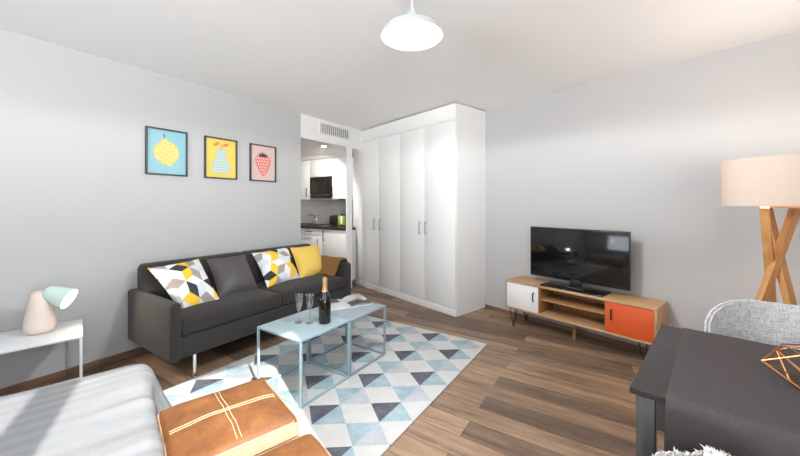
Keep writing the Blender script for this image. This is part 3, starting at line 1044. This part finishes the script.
for x0, x1, m, hxp, lab in ((X0 + 0.020, -0.302, 'lacquer', -0.345, 'white door'), (0.308, X1 - 0.020, 'orange', 0.352, 'orange door')):
    b = nb(); bx(b, x0, x1, Y0 + 0.003, Y0 + 0.019, Z0 + 0.020, Z1 - 0.022, 0.0015)
    d = plabel(obj('door', b, M[m], t), lab)
    b = nb(); pts = [(hxp, Y0 + 0.004, 0.325), (hxp, Y0 - 0.014, 0.331), (hxp, Y0 - 0.018, 0.345), (hxp, Y0 - 0.018, 0.375), (hxp, Y0 - 0.018, 0.395), (hxp, Y0 - 0.014, 0.408), (hxp, Y0 + 0.004, 0.414)]
    tube(b, pts, 0.0055, 8); obj('handle', b, M['black_metal'], d)
for x in (-0.585, 0.585):
    for y in (-0.135, 0.125):
        b = nb()
        for dx, dy in ((-0.045, 0.0), (0.045, 0.0), (0.0, 0.045 if y < 0 else -0.045)):
            tube(b, [(x + dx, y + dy, 0.193), (x + dx * 0.1, y + dy * 0.1, 0.012), (x, y, 0.004)], 0.0045, 8)
        lathe(b, [(0, 0.0), (0.008, 0.0), (0.008, 0.006), (0, 0.008)], 12, (x, y, 0))
        bx(b, x - 0.05, x + 0.05, y - 0.02, y + 0.02, 0.190, 0.195, 0.001)
        plabel(obj('leg', b, M['black_metal'], t), 'black hairpin leg')
b = nb(); bx(b, -0.035, -0.005, 0.0, 0.03, 0, 0.195, 0.003); plabel(obj('support_leg', b, M['oak_dark'], t), 'square oak support leg')

# television
t = thing('television', 'black flat-screen television on the oak stand', 'television', R.w(1.163, 0.2, 0.492), RROT)
TW, TB, TT = 0.455, 0.066, 0.578
b = nb(); bx(b, -TW, TW, 0.0, 0.022, TB, TT, 0.004, k=2); bx(b, -0.30, 0.30, 0.02, 0.055, TB + 0.03, 0.40, 0.012, k=2); obj('casing', b, M['black'], t)
b = nb(); bx(b, -TW + 0.010, TW - 0.010, -0.0022, 0.0015, TB + 0.016, TT - 0.010, 0.0005); obj('screen', b, M['screen'], t)
b = nb(); bx(b, -0.05, 0.05, -0.005, 0.035, 0.012, TB + 0.02, 0.004); obj('stand_neck', b, M['black'], t)
b = nb(); bx(b, -0.285, 0.285, -0.135, 0.085, 0.0, 0.013, 0.005, k=2); obj('stand_foot', b, M['screen'], t)
# remote control on the foot
t = thing('remote_control', 'black remote control in front of the television', 'remote control', R.w(1.20, 0.298, 0.5055), RROT + R_(4))
b = nb(); bx(b, -0.085, 0.085, -0.02, 0.02, 0, 0.016, 0.006, k=2); obj('remote_body', b, M['black'], t)
b = nb()
for i in range(9):
    for j in (-0.009, 0.0, 0.009):
        bx(b, -0.07 + i * 0.0155, -0.062 + i * 0.0155, j - 0.0025, j + 0.0025, 0.016, 0.0175, 0.0006)
obj('keypad', b, M['steel'], t)

# ------------------------------------------------------------------ floor lamp
FL = Vector((2.115, 1.815, 0))
t = thing('floor_lamp', 'tripod floor lamp with cream drum shade and crossed oak legs', 'lamp', FL, 0)
b = nb()
lathe(b, [(0.262, 1.297), (0.268, 1.297), (0.268, 1.553), (0.262, 1.553)], 72)
obj('lamp_shade', b, M['shade'], t, True, 50)
b = nb()
for q in range(3):
    a = R_(120 * q + 20)
    tube(b, [(0.02 * math.cos(a), 0.02 * math.sin(a), 1.36), (0.262 * math.cos(a), 0.262 * math.sin(a), 1.345)], 0.003, 6)
lathe(b, [(0.259, 1.299), (0.2625, 1.299), (0.2625, 1.303), (0.259, 1.303)], 60)
obj('shade_carrier', b, M['white_metal'], t)
b = nb(); lathe(b, [(0, 1.30), (0.03, 1.30), (0.03, 1.37), (0.018, 1.385), (0, 1.385)], 20); lathe(b, [(0, 1.285), (0.125, 1.285), (0.125, 1.30), (0, 1.30)], 32); obj('hub', b, M['lamp_oak'], t)
b = nb(); lathe(b, [(0, 1.385), (0.018, 1.40), (0.022, 1.445), (0.036, 1.475), (0.042, 1.502), (0.036, 1.528), (0.018, 1.544), (0, 1.547)], 20); obj('bulb', b, M['bulb'], t)
for tp, bt_ in (((2.115, 1.93), (2.10, 1.62)), ((2.16, 1.82), (1.83, 1.95)), ((1.965, 1.80), (2.39, 2.10))):
    b = nb(); bar(b, Vector((bt_[0], bt_[1], 0.0)) - FL, Vector((tp[0], tp[1], 1.29)) - FL, 0.036, 0.034)
    obj('leg', b, M['lamp_oak'], t, False)

# ------------------------------------------------------------------ dining table, runner
DE = Vector((0.7181, -0.6959, 0)); DF = Vector((0.6959, 0.7181, 0)); DROT = R_(-44.1)
DO = Vector((1.211, 1.546, 0))
LT, WT = 1.05, 0.735
t = thing('dining_table', 'black-brown wooden dining table in the near right corner', 'table', DO, DROT)
b = nb(); bx(b, 0, LT, -WT, 0, 0.731, 0.75, 0.002, k=2); obj('tabletop', b, M['table'], t)
b = nb()
bx(b, 0.061, LT - 0.061, -WT + 0.022, -WT + 0.042, 0.638, 0.731, 0.001); bx(b, 0.061, LT - 0.061, -0.042, -0.022, 0.638, 0.731, 0.001)
bx(b, 0.022, 0.042, -WT + 0.061, -0.061, 0.638, 0.731, 0.001); bx(b, LT - 0.042, LT - 0.022, -WT + 0.061, -0.061, 0.638, 0.731, 0.001)
obj('apron', b, M['table_leg'], t)
for x in (0.014, LT - 0.060):
    for y in (-WT + 0.014, -0.060):
        b = nb(); bx(b, x, x + 0.046, y, y + 0.046, 0, 0.731, 0.003); obj('leg', b, M['table_leg'], t)
# linen cloth laid across the table, hanging over both long sides
def cloth():
    b = nb()
    pr = [(-WT - 0.012, 0.50), (-WT - 0.010, 0.56), (-WT - 0.012, 0.62), (-WT - 0.010, 0.68), (-WT - 0.009, 0.72), (-WT - 0.006, 0.744), (-WT + 0.004, 0.7535)]
    pr += [(-WT + 0.02 + (WT - 0.04) * i / 24, 0.7545) for i in range(25)]
    pr += [(-0.004, 0.7535), (0.006, 0.744), (0.009, 0.72), (0.010, 0.64), (0.011, 0.55)]
    rows = []
    n = 40
    xs = [0.077 + 0.89 * i / n for i in range(n + 1)]
    for x in xs:
        row = []
        for y, z in pr:
            e = 0.010 * (1 - (y + WT) / WT)
            xx = x + (e if x < 0.2 else 0)
            dz = 0.0
            if -WT + 0.01 < y < -0.01:
                dz = 0.0022 * max(0, noise.noise(Vector((xx * 3, y * 9, 3))))  
                # two pressed fold lines
                for fy in (-0.17, -0.42):
                    dz += 0.004 * math.exp(-((y - fy) / 0.012) ** 2)
                dy = 0
            else:
                dy = 0.010 * noise.noise(Vector((xx * 7, z * 2, 1))) * max(0, (0.74 - z) / 0.2)
                dy = -abs(dy) if y < -0.3 else abs(dy)
            row.append(b.verts.new((xx, y + dy, z + dz)))
        rows.append(row)
    for a, c in zip(rows[:-1], rows[1:]):
        for i in range(len(pr) - 1):
            b.faces.new([a[i], c[i], c[i + 1], a[i + 1]])
    bmesh.ops.recalc_face_normals(b, faces=b.faces[:])
    bmesh.ops.solidify(b, geom=b.faces[:], thickness=-0.0018)
    return b
o = obj('table_runner', cloth(), M['runner'], None, True, 60)
tag(place(o, DO + Vector((0, 0, 0.001)), DROT), 'charcoal linen cloth laid across the dark dining table', 'tablecloth')

# ------------------------------------------------------------------ dining chairs
def chair_root(label, arch=False):
    t = thing('dining_chair', label, 'chair', (0, 0, 0), 0, 'grey fabric dining chairs')
    b = nb()
    # profile of the shell: front of seat -> back of seat -> up the back (y forward negative)
    pr = [(-0.22, 0.455), (-0.20, 0.468), (-0.12, 0.462), (0.0, 0.450), (0.10, 0.445), (0.16, 0.455), (0.195, 0.485), (0.215, 0.54), (0.228, 0.62), (0.238, 0.70), (0.246, 0.77), (0.252, 0.815), (0.256, 0.845), (0.259, 0.862), (0.260, 0.870)]
    n = 22
    rows = []
    for k, (y, z) in enumerate(pr):
        f = k / (len(pr) - 1)
        back = max(0, min(1, (z - 0.47) / 0.15)) if k > 4 else 0
        w = 0.225 + 0.020 * back
        if z > 0.73:
            q = (z - 0.73) / 0.1405
            w *= (max(0, 1 - q ** 2.6)) ** (1 / 2.4) * 0.62 + 0.38 if q < 1 else 0.38
        if arch and z > 0.50:
            w = 0.24 * max(0.12, math.sqrt(max(0, 1 - ((z - 0.50) / 0.374) ** 2)))
        if k < 3: w *= (0.90, 0.96, 1)[k]
        row = []
        for i in range(n + 1):
            u = -1 + 2 * i / n
            yy = y - back * (0.04 if arch else 0.115) * abs(u * w / 0.245) ** 2.2
            zz = z + (0 if back else 0.035 * abs(u) ** 3)
            row.append(b.verts.new((u * w, yy, zz)))
        rows.append(row)
    for a, c in zip(rows[:-1], rows[1:]):
        for i in range(n):
            b.faces.new([a[i], a[i + 1], c[i + 1], c[i]])
    bmesh.ops.recalc_face_normals(b, faces=b.faces[:])
    bmesh.ops.solidify(b, geom=b.faces[:], thickness=0.028)
    bmesh.ops.bevel(b, geom=[e for e in b.edges if e.is_manifold and e.calc_face_angle(0) > 1.0], offset=0.009, segments=2, affect='EDGES')
    obj('shell', b, M['chair'], t, True, 50)
    b = nb(); bx(b, -0.15, 0.15, -0.13, 0.13, 0.405, 0.425, 0.004); obj('seat_frame', b, M['black_metal'], t)
    for x in (-1, 1):
        for y in (-1, 1):
            b = nb(); tube(b, [(x * 0.21, y * 0.20, 0.0), (x * 0.13, y * 0.12, 0.41)], [0.011, 0.018], 12); obj('leg', b, M['lamp_oak'], t)
    return t
ch = chair_root('light grey upholstered chair at the far side of the table before the lamp')
p = DO + DE * 0.40 + DF * (-0.06)
place(ch, p, DROT); ch.scale = (1, 1, 1.015)
p2 = DO + DE * 0.245 - DF * 0.600
c2 = chair_root('grey upholstered chair at the near side of the table under the sheepskin', True)
place(c2, p2, DROT + PI); c2.scale = (1, 1, 0.742)

# sheepskin over the near chair's back
b = nb()
rows = []
nU, nV = 26, 22
for j in range(nV + 1):
    v = j / nV
    # path over the top of the back: inside (towards table) up, over, down outside
    if v < 0.45:
        y, z = 0.205, 0.60 + (0.885 - 0.60) * (v / 0.45)
        y += 0.035 * (v / 0.45)
    elif v < 0.6:
        a = (v - 0.45) / 0.15 * PI
        y, z = 0.265 - 0.026 * math.cos(a), 0.885 + 0.018 * math.sin(a)
    else:
        y, z = 0.292, 0.885 - 0.30 * (v - 0.6) / 0.4
    row = []
    for i in range(nU + 1):
        u = -1 + 2 * i / nU
        zc = min(z, 0.868)
        w = 0.030 + 0.24 * math.sqrt(max(0.03, 1 - ((zc - 0.50) / 0.374) ** 2)) * (0.95 + 0.12 * noise.noise(Vector((v * 3, 1, u))))
        x = u * w
        yy = y - 0.04 * abs(x / 0.245) ** 2.2
        drop = 0.0
        row.append(b.verts.new((x, yy, z - drop + 0.012 * noise.noise(Vector((u * 5, v * 7, 0))))))
    rows.append(row)
for a, c in zip(rows[:-1], rows[1:]):
    for i in range(nU):
        b.faces.new([a[i], a[i + 1], c[i + 1], c[i]])
bmesh.ops.recalc_face_normals(b, faces=b.faces[:])
b.normal_update()
# wool tufts
base_faces = list(b.faces)
sgn = 1.0
tf = [f for f in base_faces if f.calc_center_median().z > 0.86]
if tf and sum(f.normal.z for f in tf) < 0: sgn = -1.0
tufts = []
for f in base_faces:
    vs = [v.co.copy() for v in f.verts]
    for _ in range(16):
        a_, c_ = random.random(), random.random()
        pnt = vs[0].lerp(vs[1], a_).lerp(vs[3].lerp(vs[2], a_), c_)
        tufts.append((pnt, f.normal * random.choice((1, -1))))
for pnt, nr in tufts:
    d = (nr + Vector((random.uniform(-.7, .7), random.uniform(-.7, .7), random.uniform(-.9, .3)))).normalized()
    ln = random.uniform(0.010, 0.020); r = 0.004
    a = d.orthogonal().normalized(); c = d.cross(a)
    ring = [b.verts.new(pnt + (a * math.cos(q) + c * math.sin(q)) * r) for q in (0, 2.1, 4.2)]
    tip = b.verts.new(pnt + d * ln + Vector((random.uniform(-.004, .004), random.uniform(-.004, .004), 0)))
    for q in range(3):
        b.faces.new([ring[q], ring[(q + 1) % 3], tip])
o = obj('sheepskin', b, M['fur'], None, True, 180, fix=False)
o.scale = (1, 1, 0.785)
tag(place(o, p2, DROT + PI), 'white fluffy sheepskin hung over the near chair back', 'sheepskin')

# ------------------------------------------------------------------ copper wire tealight holder
HP = Vector((1.235, 0.980, 0.7565))
t = thing('tealight_holder', 'geometric copper wire tealight holder on the charcoal cloth', 'candle holder', HP, R_(12))
rt, rm, rb_ = 0.075, 0.128, 0.06
top = [Vector((rt * math.cos(R_(72 * i + 36)), rt * math.sin(R_(72 * i + 36)), 0.112)) for i in range(5)]
mid = [Vector((rm * math.cos(R_(72 * i)), rm * math.sin(R_(72 * i)), 0.066)) for i in range(5)]
bot = [Vector((rb_ * math.cos(R_(72 * i + 36)), rb_ * math.sin(R_(72 * i + 36)), 0.003)) for i in range(5)]
b = nb()
for i in range(5):
    for a, c in ((top[i], top[(i + 1) % 5]), (bot[i], bot[(i + 1) % 5]), (mid[i], top[i]), (mid[i], top[i - 1]), (mid[i], bot[i]), (mid[i], bot[i - 1])):
        tube(b, [a, c], 0.0024, 6)
for i in range(5):
    tube(b, [mid[i], (0.024 * math.cos(R_(72 * i)), 0.024 * math.sin(R_(72 * i)), 0.018)], 0.002, 6)
lathe(b, [(0.022, 0.014), (0.025, 0.014), (0.025, 0.026), (0.022, 0.026)], 20)
obj('wire_frame', b, M['copper'], t)
b = nb(); lathe(b, [(0, 0.010), (0.024, 0.010), (0.033, 0.03), (0.036, 0.055), (0.034, 0.055), (0.030, 0.032), (0, 0.028)], 24); obj('glass_cup', b, M['amber'], t)
b = nb(); lathe(b, [(0, 0.0285), (0.019, 0.0285), (0.019, 0.042), (0, 0.043)], 18); obj('tealight', b, M['wax'], t)

# ------------------------------------------------------------------ pendant lamp
PX, PY, PZ = 0.066, 1.85, 2.233
t = thing('pendant_lamp', 'pale domed pendant lamp hanging from the ceiling', 'lamp', (PX, PY, H), 0)
z0 = PZ - H
out = [(0.168, 0.0), (0.166, 0.010), (0.157, 0.030), (0.140, 0.050), (0.112, 0.068), (0.084, 0.079), (0.062, 0.086), (0.046, 0.094), (0.034, 0.108), (0.022, 0.130), (0.012, 0.152), (0.007, 0.166), (0, 0.168)]
b = nb(); lathe(b, [(r, z + z0) for r, z in out], 64)
obj('lamp_shade', b, M['pendant'], t, True, 60)
b = nb(); lathe(b, [(0.164, z0 + 0.006), (0.12, z0 + 0.004), (0, z0 + 0.003)], 64); obj('glow_disc', b, M['glow_disc'], t)  # glowing disc added to whiten the open underside of the shade
b = nb(); tube(b, [(0, 0, z0 + 0.166), (0, 0, -0.02)], 0.003, 8); obj('cable', b, M['cable'], t)
b = nb(); lathe(b, [(0, 0), (0.045, 0), (0.045, -0.018), (0.02, -0.026), (0, -0.026)], 28); obj('ceiling_rose', b, M['cable'], t)

# ------------------------------------------------------------------ kitchen
KX = 2.70
def handle_v(bm, x, y, z0, z1):
    tube(bm, [(x - 0.03, y, z0), (x - 0.03, y, z1)], 0.006, 8)
    for z in (z0 + 0.012, z1 - 0.012):
        tube(bm, [(x, y, z), (x - 0.03, y, z)], 0.0045, 6)
# local frame: x = s, y = -t; the fronts face -x
KR = L.w(KX, -1.0, 0)
def ky(tt): return -tt - 1.0
t = thing('kitchen_base_cabinet', 'white kitchen base cabinet with a drawer under the sink', 'cabinet', KR, LROT)
b = nb(); bx(b, 0.020, 0.235, ky(-0.628), ky(-1.30), 0.09, 0.893, 0.001); obj('body', b, M['lacquer_carcass'], t, False)
b = nb(); bx(b, 0.04, 0.06, ky(-0.628), ky(-1.30), 0.0, 0.09, 0.001); obj('plinth', b, M['lacquer'], t)
b = nb(); bx(b, 0.0, 0.018, ky(-0.632), ky(-1.296), 0.778, 0.888, 0.001); d = obj('drawer', b, M['lacquer'], t)
b = nb(); tube(b, [(-0.03, ky(-0.855), 0.845), (-0.03, ky(-1.02), 0.845)], 0.006, 8)
for tt in (-0.87, -1.005): tube(b, [(0, ky(tt), 0.845), (-0.03, ky(tt), 0.845)], 0.0045, 6)
obj('handle', b, M['dark_steel'], d)
b = nb(); bx(b, 0.0, 0.018, ky(-0.632), ky(-1.296), 0.094, 0.773, 0.001); d = obj('door', b, M['lacquer'], t)
b = nb(); handle_v(b, 0, ky(-0.72), 0.565, 0.725); obj('handle', b, M['dark_steel'], d)
t = thing('kitchen_base_cabinet', 'white kitchen base cabinet with one tall door beside the jamb', 'cabinet', KR, LROT)
b = nb(); bx(b, 0.020, 0.215, ky(-0.085), ky(-0.624), 0.09, 0.893, 0.001); obj('body', b, M['lacquer_carcass'], t, False)
b = nb(); bx(b, 0.04, 0.06, ky(-0.085), ky(-0.624), 0.0, 0.09, 0.001); obj('plinth', b, M['lacquer'], t)
b = nb(); bx(b, 0.0, 0.018, ky(-0.085), ky(-0.622), 0.094, 0.888, 0.001); d = obj('door', b, M['lacquer'], t)
b = nb(); handle_v(b, 0, ky(-0.585), 0.705, 0.87); obj('handle', b, M['dark_steel'], d)
b = nb(); bx(b, -0.015, 0.216, ky(-0.085), ky(-1.32), 0.895, 0.935, 0.002); bx(b, 0.216, 0.598, ky(-0.30), ky(-1.32), 0.895, 0.935, 0.002)
# return along the side wall
bx(b, -0.015, 0.598, ky(-1.32), ky(-1.75), 0.895, 0.935, 0.002)
o = obj('worktop', b, M['counter']); tag(place(o, KR, LROT), 'dark stone kitchen worktop', 'worktop')
# wall cabinets (their fronts at s = 2.95)
UX = 0.25
t = thing('kitchen_wall_cabinet', 'white kitchen wall cabinet right of the microwave', 'cabinet', KR, LROT)
b = nb(); bx(b, UX + 0.02, 0.598, ky(-0.31), ky(-0.655), 1.405, 2.112, 0.001); obj('body', b, M['lacquer'], t, False)
b = nb(); bx(b, UX, UX + 0.018, ky(-0.312), ky(-0.653), 1.403, 2.110, 0.001); d = obj('door', b, M['lacquer'], t)
b = nb(); handle_v(b, UX, ky(-0.625), 1.45, 1.60); obj('handle', b, M['dark_steel'], d)
t = thing('kitchen_wall_cabinet', 'white kitchen wall cabinet above the microwave', 'cabinet', KR, LROT)
b = nb(); bx(b, UX + 0.02, 0.598, ky(-0.658), ky(-1.222), 1.80, 2.112, 0.001); obj('body', b, M['lacquer'], t, False)
b = nb(); bx(b, UX, UX + 0.018, ky(-0.658), ky(-1.222), 1.80, 2.110, 0.001); obj('door', b, M['lacquer'], t)
t = thing('kitchen_wall_cabinet', 'white kitchen wall cabinet left of the microwave', 'cabinet', KR, LROT)
b = nb(); bx(b, UX + 0.02, 0.598, ky(-1.226), ky(-1.80), 1.405, 2.112, 0.001); obj('body', b, M['lacquer'], t, False)
b = nb(); bx(b, UX, UX + 0.018, ky(-1.228), ky(-1.80), 1.403, 2.110, 0.001); d = obj('door', b, M['lacquer'], t)
b = nb(); handle_v(b, UX, ky(-1.275), 1.45, 1.60); obj('handle', b, M['dark_steel'], d)
t = thing('microwave', 'dark built-in microwave between the kitchen wall cabinets', 'microwave', KR, LROT)
b = nb(); bx(b, UX + 0.004, 0.59, ky(-0.662), ky(-1.218), 1.428, 1.796, 0.003); obj('casing', b, M['microwave'], t)
b = nb(); bx(b, UX - 0.008, UX + 0.003, ky(-0.80), ky(-1.20), 1.448, 1.775, 0.003); d = obj('door', b, M['black'], t)
b = nb(); bx(b, UX - 0.0095, UX - 0.0075, ky(-0.84), ky(-1.16), 1.50, 1.735, 0.0005); obj('window', b, M['microwave'], d)
b = nb(); bx(b, UX - 0.004, UX + 0.003, ky(-0.675), ky(-0.792), 1.448, 1.775, 0.002); obj('control_panel', b, M['dark_steel'], t)
b = nb(); tube(b, [(UX - 0.028, ky(-0.69), 1.475), (UX - 0.028, ky(-1.18), 1.475)], 0.006, 8)
for tt in (-0.72, -1.15): tube(b, [(UX - 0.005, ky(tt), 1.475), (UX - 0.028, ky(tt), 1.475)], 0.004, 6)
obj('handle', b, M['steel'], t)
t = thing('range_hood', 'slim metal range hood beneath the microwave', 'range hood', KR, LROT)
b = nb(); bx(b, UX - 0.03, 0.59, ky(-0.60), ky(-1.222), 1.372, 1.40, 0.004); bx(b, UX + 0.02, 0.59, ky(-0.662), ky(-1.218), 1.40, 1.426, 0.002); obj('hood_body', b, M['hood'], t)
b = nb(); bx(b, UX + 0.05, 0.5, ky(-0.70), ky(-1.12), 1.368, 1.373, 0.001); obj('filter', b, M['steel'], t)
# sink and tap
t = thing('kitchen_sink', 'steel sink rim set in the dark kitchen worktop', 'sink', L.w(3.0, -1.35, 0.9355), LROT)
b = nb()
for x0, x1, y0, y1 in ((-0.2, 0.2, -0.30, -0.27), (-0.2, 0.2, 0.27, 0.30), (-0.2, -0.17, -0.27, 0.27), (0.17, 0.2, -0.27, 0.27)):
    bx(b, x0, x1, y0, y1, 0, 0.008, 0.002)
obj('rim', b, M['steel'], t)
b = nb(); bx(b, -0.17, 0.17, -0.27, 0.27, 0.0, 0.002, 0.0005); obj('basin', b, M['dark_steel'], t)
t = thing('kitchen_tap', 'chrome mixer tap at the kitchen sink', 'tap', L.w(3.22, -1.34, 0.9435), LROT)
b = nb(); lathe(b, [(0, 0), (0.024, 0), (0.024, 0.01), (0.017, 0.02), (0.017, 0.13), (0, 0.13)], 20); obj('body', b, M['chrome'], t)
b = nb(); tube(b, [(0, 0, 0.11), (-0.06, 0.03, 0.16), (-0.14, 0.06, 0.175), (-0.19, 0.08, 0.165), (-0.195, 0.083, 0.145)], 0.011, 10); obj('spout', b, M['chrome'], t)
b = nb(); tube(b, [(0, 0, 0.13), (0.0, -0.03, 0.15), (-0.01, -0.09, 0.165)], 0.007, 8); obj('lever', b, M['chrome'], t)
# toaster and kettle jug on the counter
t = thing('toaster', 'dark metal toaster with a lime green end on the kitchen worktop', 'toaster', L.w(3.06, -0.66, 0.936), LROT)
b = nb(); bx(b, -0.08, 0.08, -0.135, 0.105, 0.012, 0.175, 0.03, k=4); obj('body', b, M['dark_steel'], t)
b = nb(); bx(b, -0.083, 0.083, -0.140, -0.108, 0.0, 0.18, 0.012, k=3); plabel(obj('end_cap', b, M['green'], t), 'lime green end cap')
b = nb(); bx(b, -0.045, -0.015, -0.08, 0.07, 0.174, 0.178, 0.001); bx(b, 0.015, 0.045, -0.08, 0.07, 0.174, 0.178, 0.001); obj('slot', b, M['black'], t)
t = thing('kettle', 'black jug kettle with lime green panels beside the toaster', 'kettle', L.w(3.00, -0.415, 0.936), LROT)
b = nb(); lathe(b, [(0, 0.0), (0.072, 0.0), (0.075, 0.01), (0.072, 0.10), (0.060, 0.185), (0.05, 0.20), (0, 0.205)], 24); obj('jug', b, M['dark_steel'], t)
b = nb()
for y_ in (-0.046, 0.046): bx(b, -0.074, -0.046, y_ - 0.016, y_ + 0.016, 0.02, 0.175, 0.005, k=2)
plabel(obj('side_panel', b, M['green'], t), 'lime green side panels')
b = nb(); lathe(b, [(0.061, 0.188), (0.052, 0.203), (0.02, 0.215), (0, 0.216)], 24); obj('lid', b, M['black'], t)
b = nb(); bx(b, -0.079, -0.066, -0.02, 0.02, 0.03, 0.17, 0.004, k=2); obj('water_gauge', b, M['p_white'], t)
b = nb(); tube(b, [(0.0, -0.055, 0.18), (0.0, -0.10, 0.185), (0.0, -0.118, 0.15), (0.0, -0.11, 0.07), (0.0, -0.07, 0.045)], 0.010, 8); obj('handle', b, M['black'], t)
# spotlight in the kitchen ceiling
t = thing('ceiling_spotlight', 'small round spotlight in the kitchen ceiling', 'spotlight', L.w(2.35, -0.23, 2.187), LROT)
b = nb(); lathe(b, [(0.036, 0.0), (0.046, 0.0), (0.046, -0.006), (0.036, -0.006)], 28); obj('rim', b, M['white_metal'], t)
b = nb(); lathe(b, [(0.036, -0.003), (0, -0.003)], 24); obj('lens', b, M['spot'], t)

# ------------------------------------------------------------------ light
def light(name, kind, loc, energy, color=(1, 1, 1), size=0.1, direction=None, **kw):
    l = bpy.data.lights.new(name, kind); l.energy = energy; l.color = color
    if kind in ('POINT', 'SPOT'): l.shadow_soft_size = size
    if kind == 'AREA': l.size = size
    for k_, v_ in kw.items(): setattr(l, k_, v_)
    o = bpy.data.objects.new(name, l); C.objects.link(o); o.location = loc
    if direction is not None:
        o.rotation_euler = Vector(direction).to_track_quat('-Z', 'Y').to_euler()
    return o
# sun through the tall windows
AZ, ELV = R_(-33.0), R_(33.0)
sd = Vector((math.sin(AZ) * math.cos(ELV), math.cos(AZ) * math.cos(ELV), -math.sin(ELV)))
light('sun', 'SUN', (3, -5, 6), 4.2, (1.0, 0.97, 0.92), direction=sd, angle=R_(0.5))
light('pendant_light', 'SPOT', (PX, PY, PZ - 0.012), 66, (0.96, 0.985, 1.0), 0.15, direction=(0, 0, -1), spot_size=R_(178), spot_blend=0.1)
light('floor_lamp_light', 'POINT', FL + Vector((0, 0, 1.50)), 24, (1.0, 0.88, 0.77), 0.05)
light('table_lamp_light', 'SPOT', TL_POS, 4.0, (1.0, 0.88, 0.74), 0.04, direction=TL_AX, spot_size=R_(130), spot_blend=0.4)
light('kitchen_spot_light', 'SPOT', L.w(2.35, -0.23, 2.175), 38, (1.0, 0.95, 0.89), 0.03, direction=(L.u.x * 0.3 - L.n.x * 0.75, L.u.y * 0.3 - L.n.y * 0.75, -1), spot_size=R_(118), spot_blend=0.5)
# portals help the sky light find the windows
def portal(p, dirn, sx_, sy_):
    l = bpy.data.lights.new('window_portal', 'AREA'); l.shape = 'RECTANGLE'; l.size = sx_; l.size_y = sy_
    l.cycles.is_portal = True
    o = bpy.data.objects.new('window_portal', l); C.objects.link(o); o.location = p
    o.rotation_euler = Vector(dirn).to_track_quat('-Z', 'Y').to_euler()
for a0, a1 in (W1, W2):
    portal(R.w(WS + 0.09, (a0 + a1) / 2, (WZ[0] + WZ[1]) / 2), (-R.u.x, -R.u.y, 0), a1 - a0, WZ[1] - WZ[0])

portal(R.w((W3[0] + W3[1]) / 2, BT + 0.09, (W3Z_FILL[0] + W3Z_FILL[1]) / 2), (-R.n.x, -R.n.y, 0), W3[1] - W3[0], W3Z_FILL[1] - W3Z_FILL[0])

w = bpy.data.worlds.new('sky'); bpy.context.scene.world = w
w.use_nodes = True
bg = w.node_tree.nodes['Background']
# pale sky above, brighter lower half added to light the ceiling through the windows
nt = w.node_tree
tcw = nt.nodes.new('ShaderNodeTexCoord'); spw = nt.nodes.new('ShaderNodeSeparateXYZ'); rw = nt.nodes.new('ShaderNodeValToRGB')
nt.links.new(tcw.outputs['Generated'], spw.inputs[0])
mr = nt.nodes.new('ShaderNodeMapRange'); mr.inputs[1].default_value = -1; mr.inputs[2].default_value = 1
nt.links.new(spw.outputs[2], mr.inputs[0]); nt.links.new(mr.outputs[0], rw.inputs[0])
rw.color_ramp.elements[0].position = 0.47; rw.color_ramp.elements[0].color = (0.95, 0.975, 1.0, 1)
rw.color_ramp.elements[1].position = 0.51; rw.color_ramp.elements[1].color = (0.19, 0.21, 0.23, 1)
nt.links.new(rw.outputs[0], bg.inputs[0])
bg.inputs[1].default_value = 11.3

sc = bpy.context.scene
sc.view_settings.view_transform = 'Standard'
sc.view_settings.look = 'None'
sc.view_settings.gamma = 1.0
sc.view_settings.exposure = 1.45
sc.view_settings.use_curve_mapping = False
sc.cycles.max_bounces = 14
sc.cycles.diffuse_bounces = 8
sc.cycles.transparent_max_bounces = 16
sc.cycles.sample_clamp_indirect = 8
sc.cycles.caustics_reflective = False
sc.cycles.caustics_refractive = False
sc.cycles.use_denoising = True
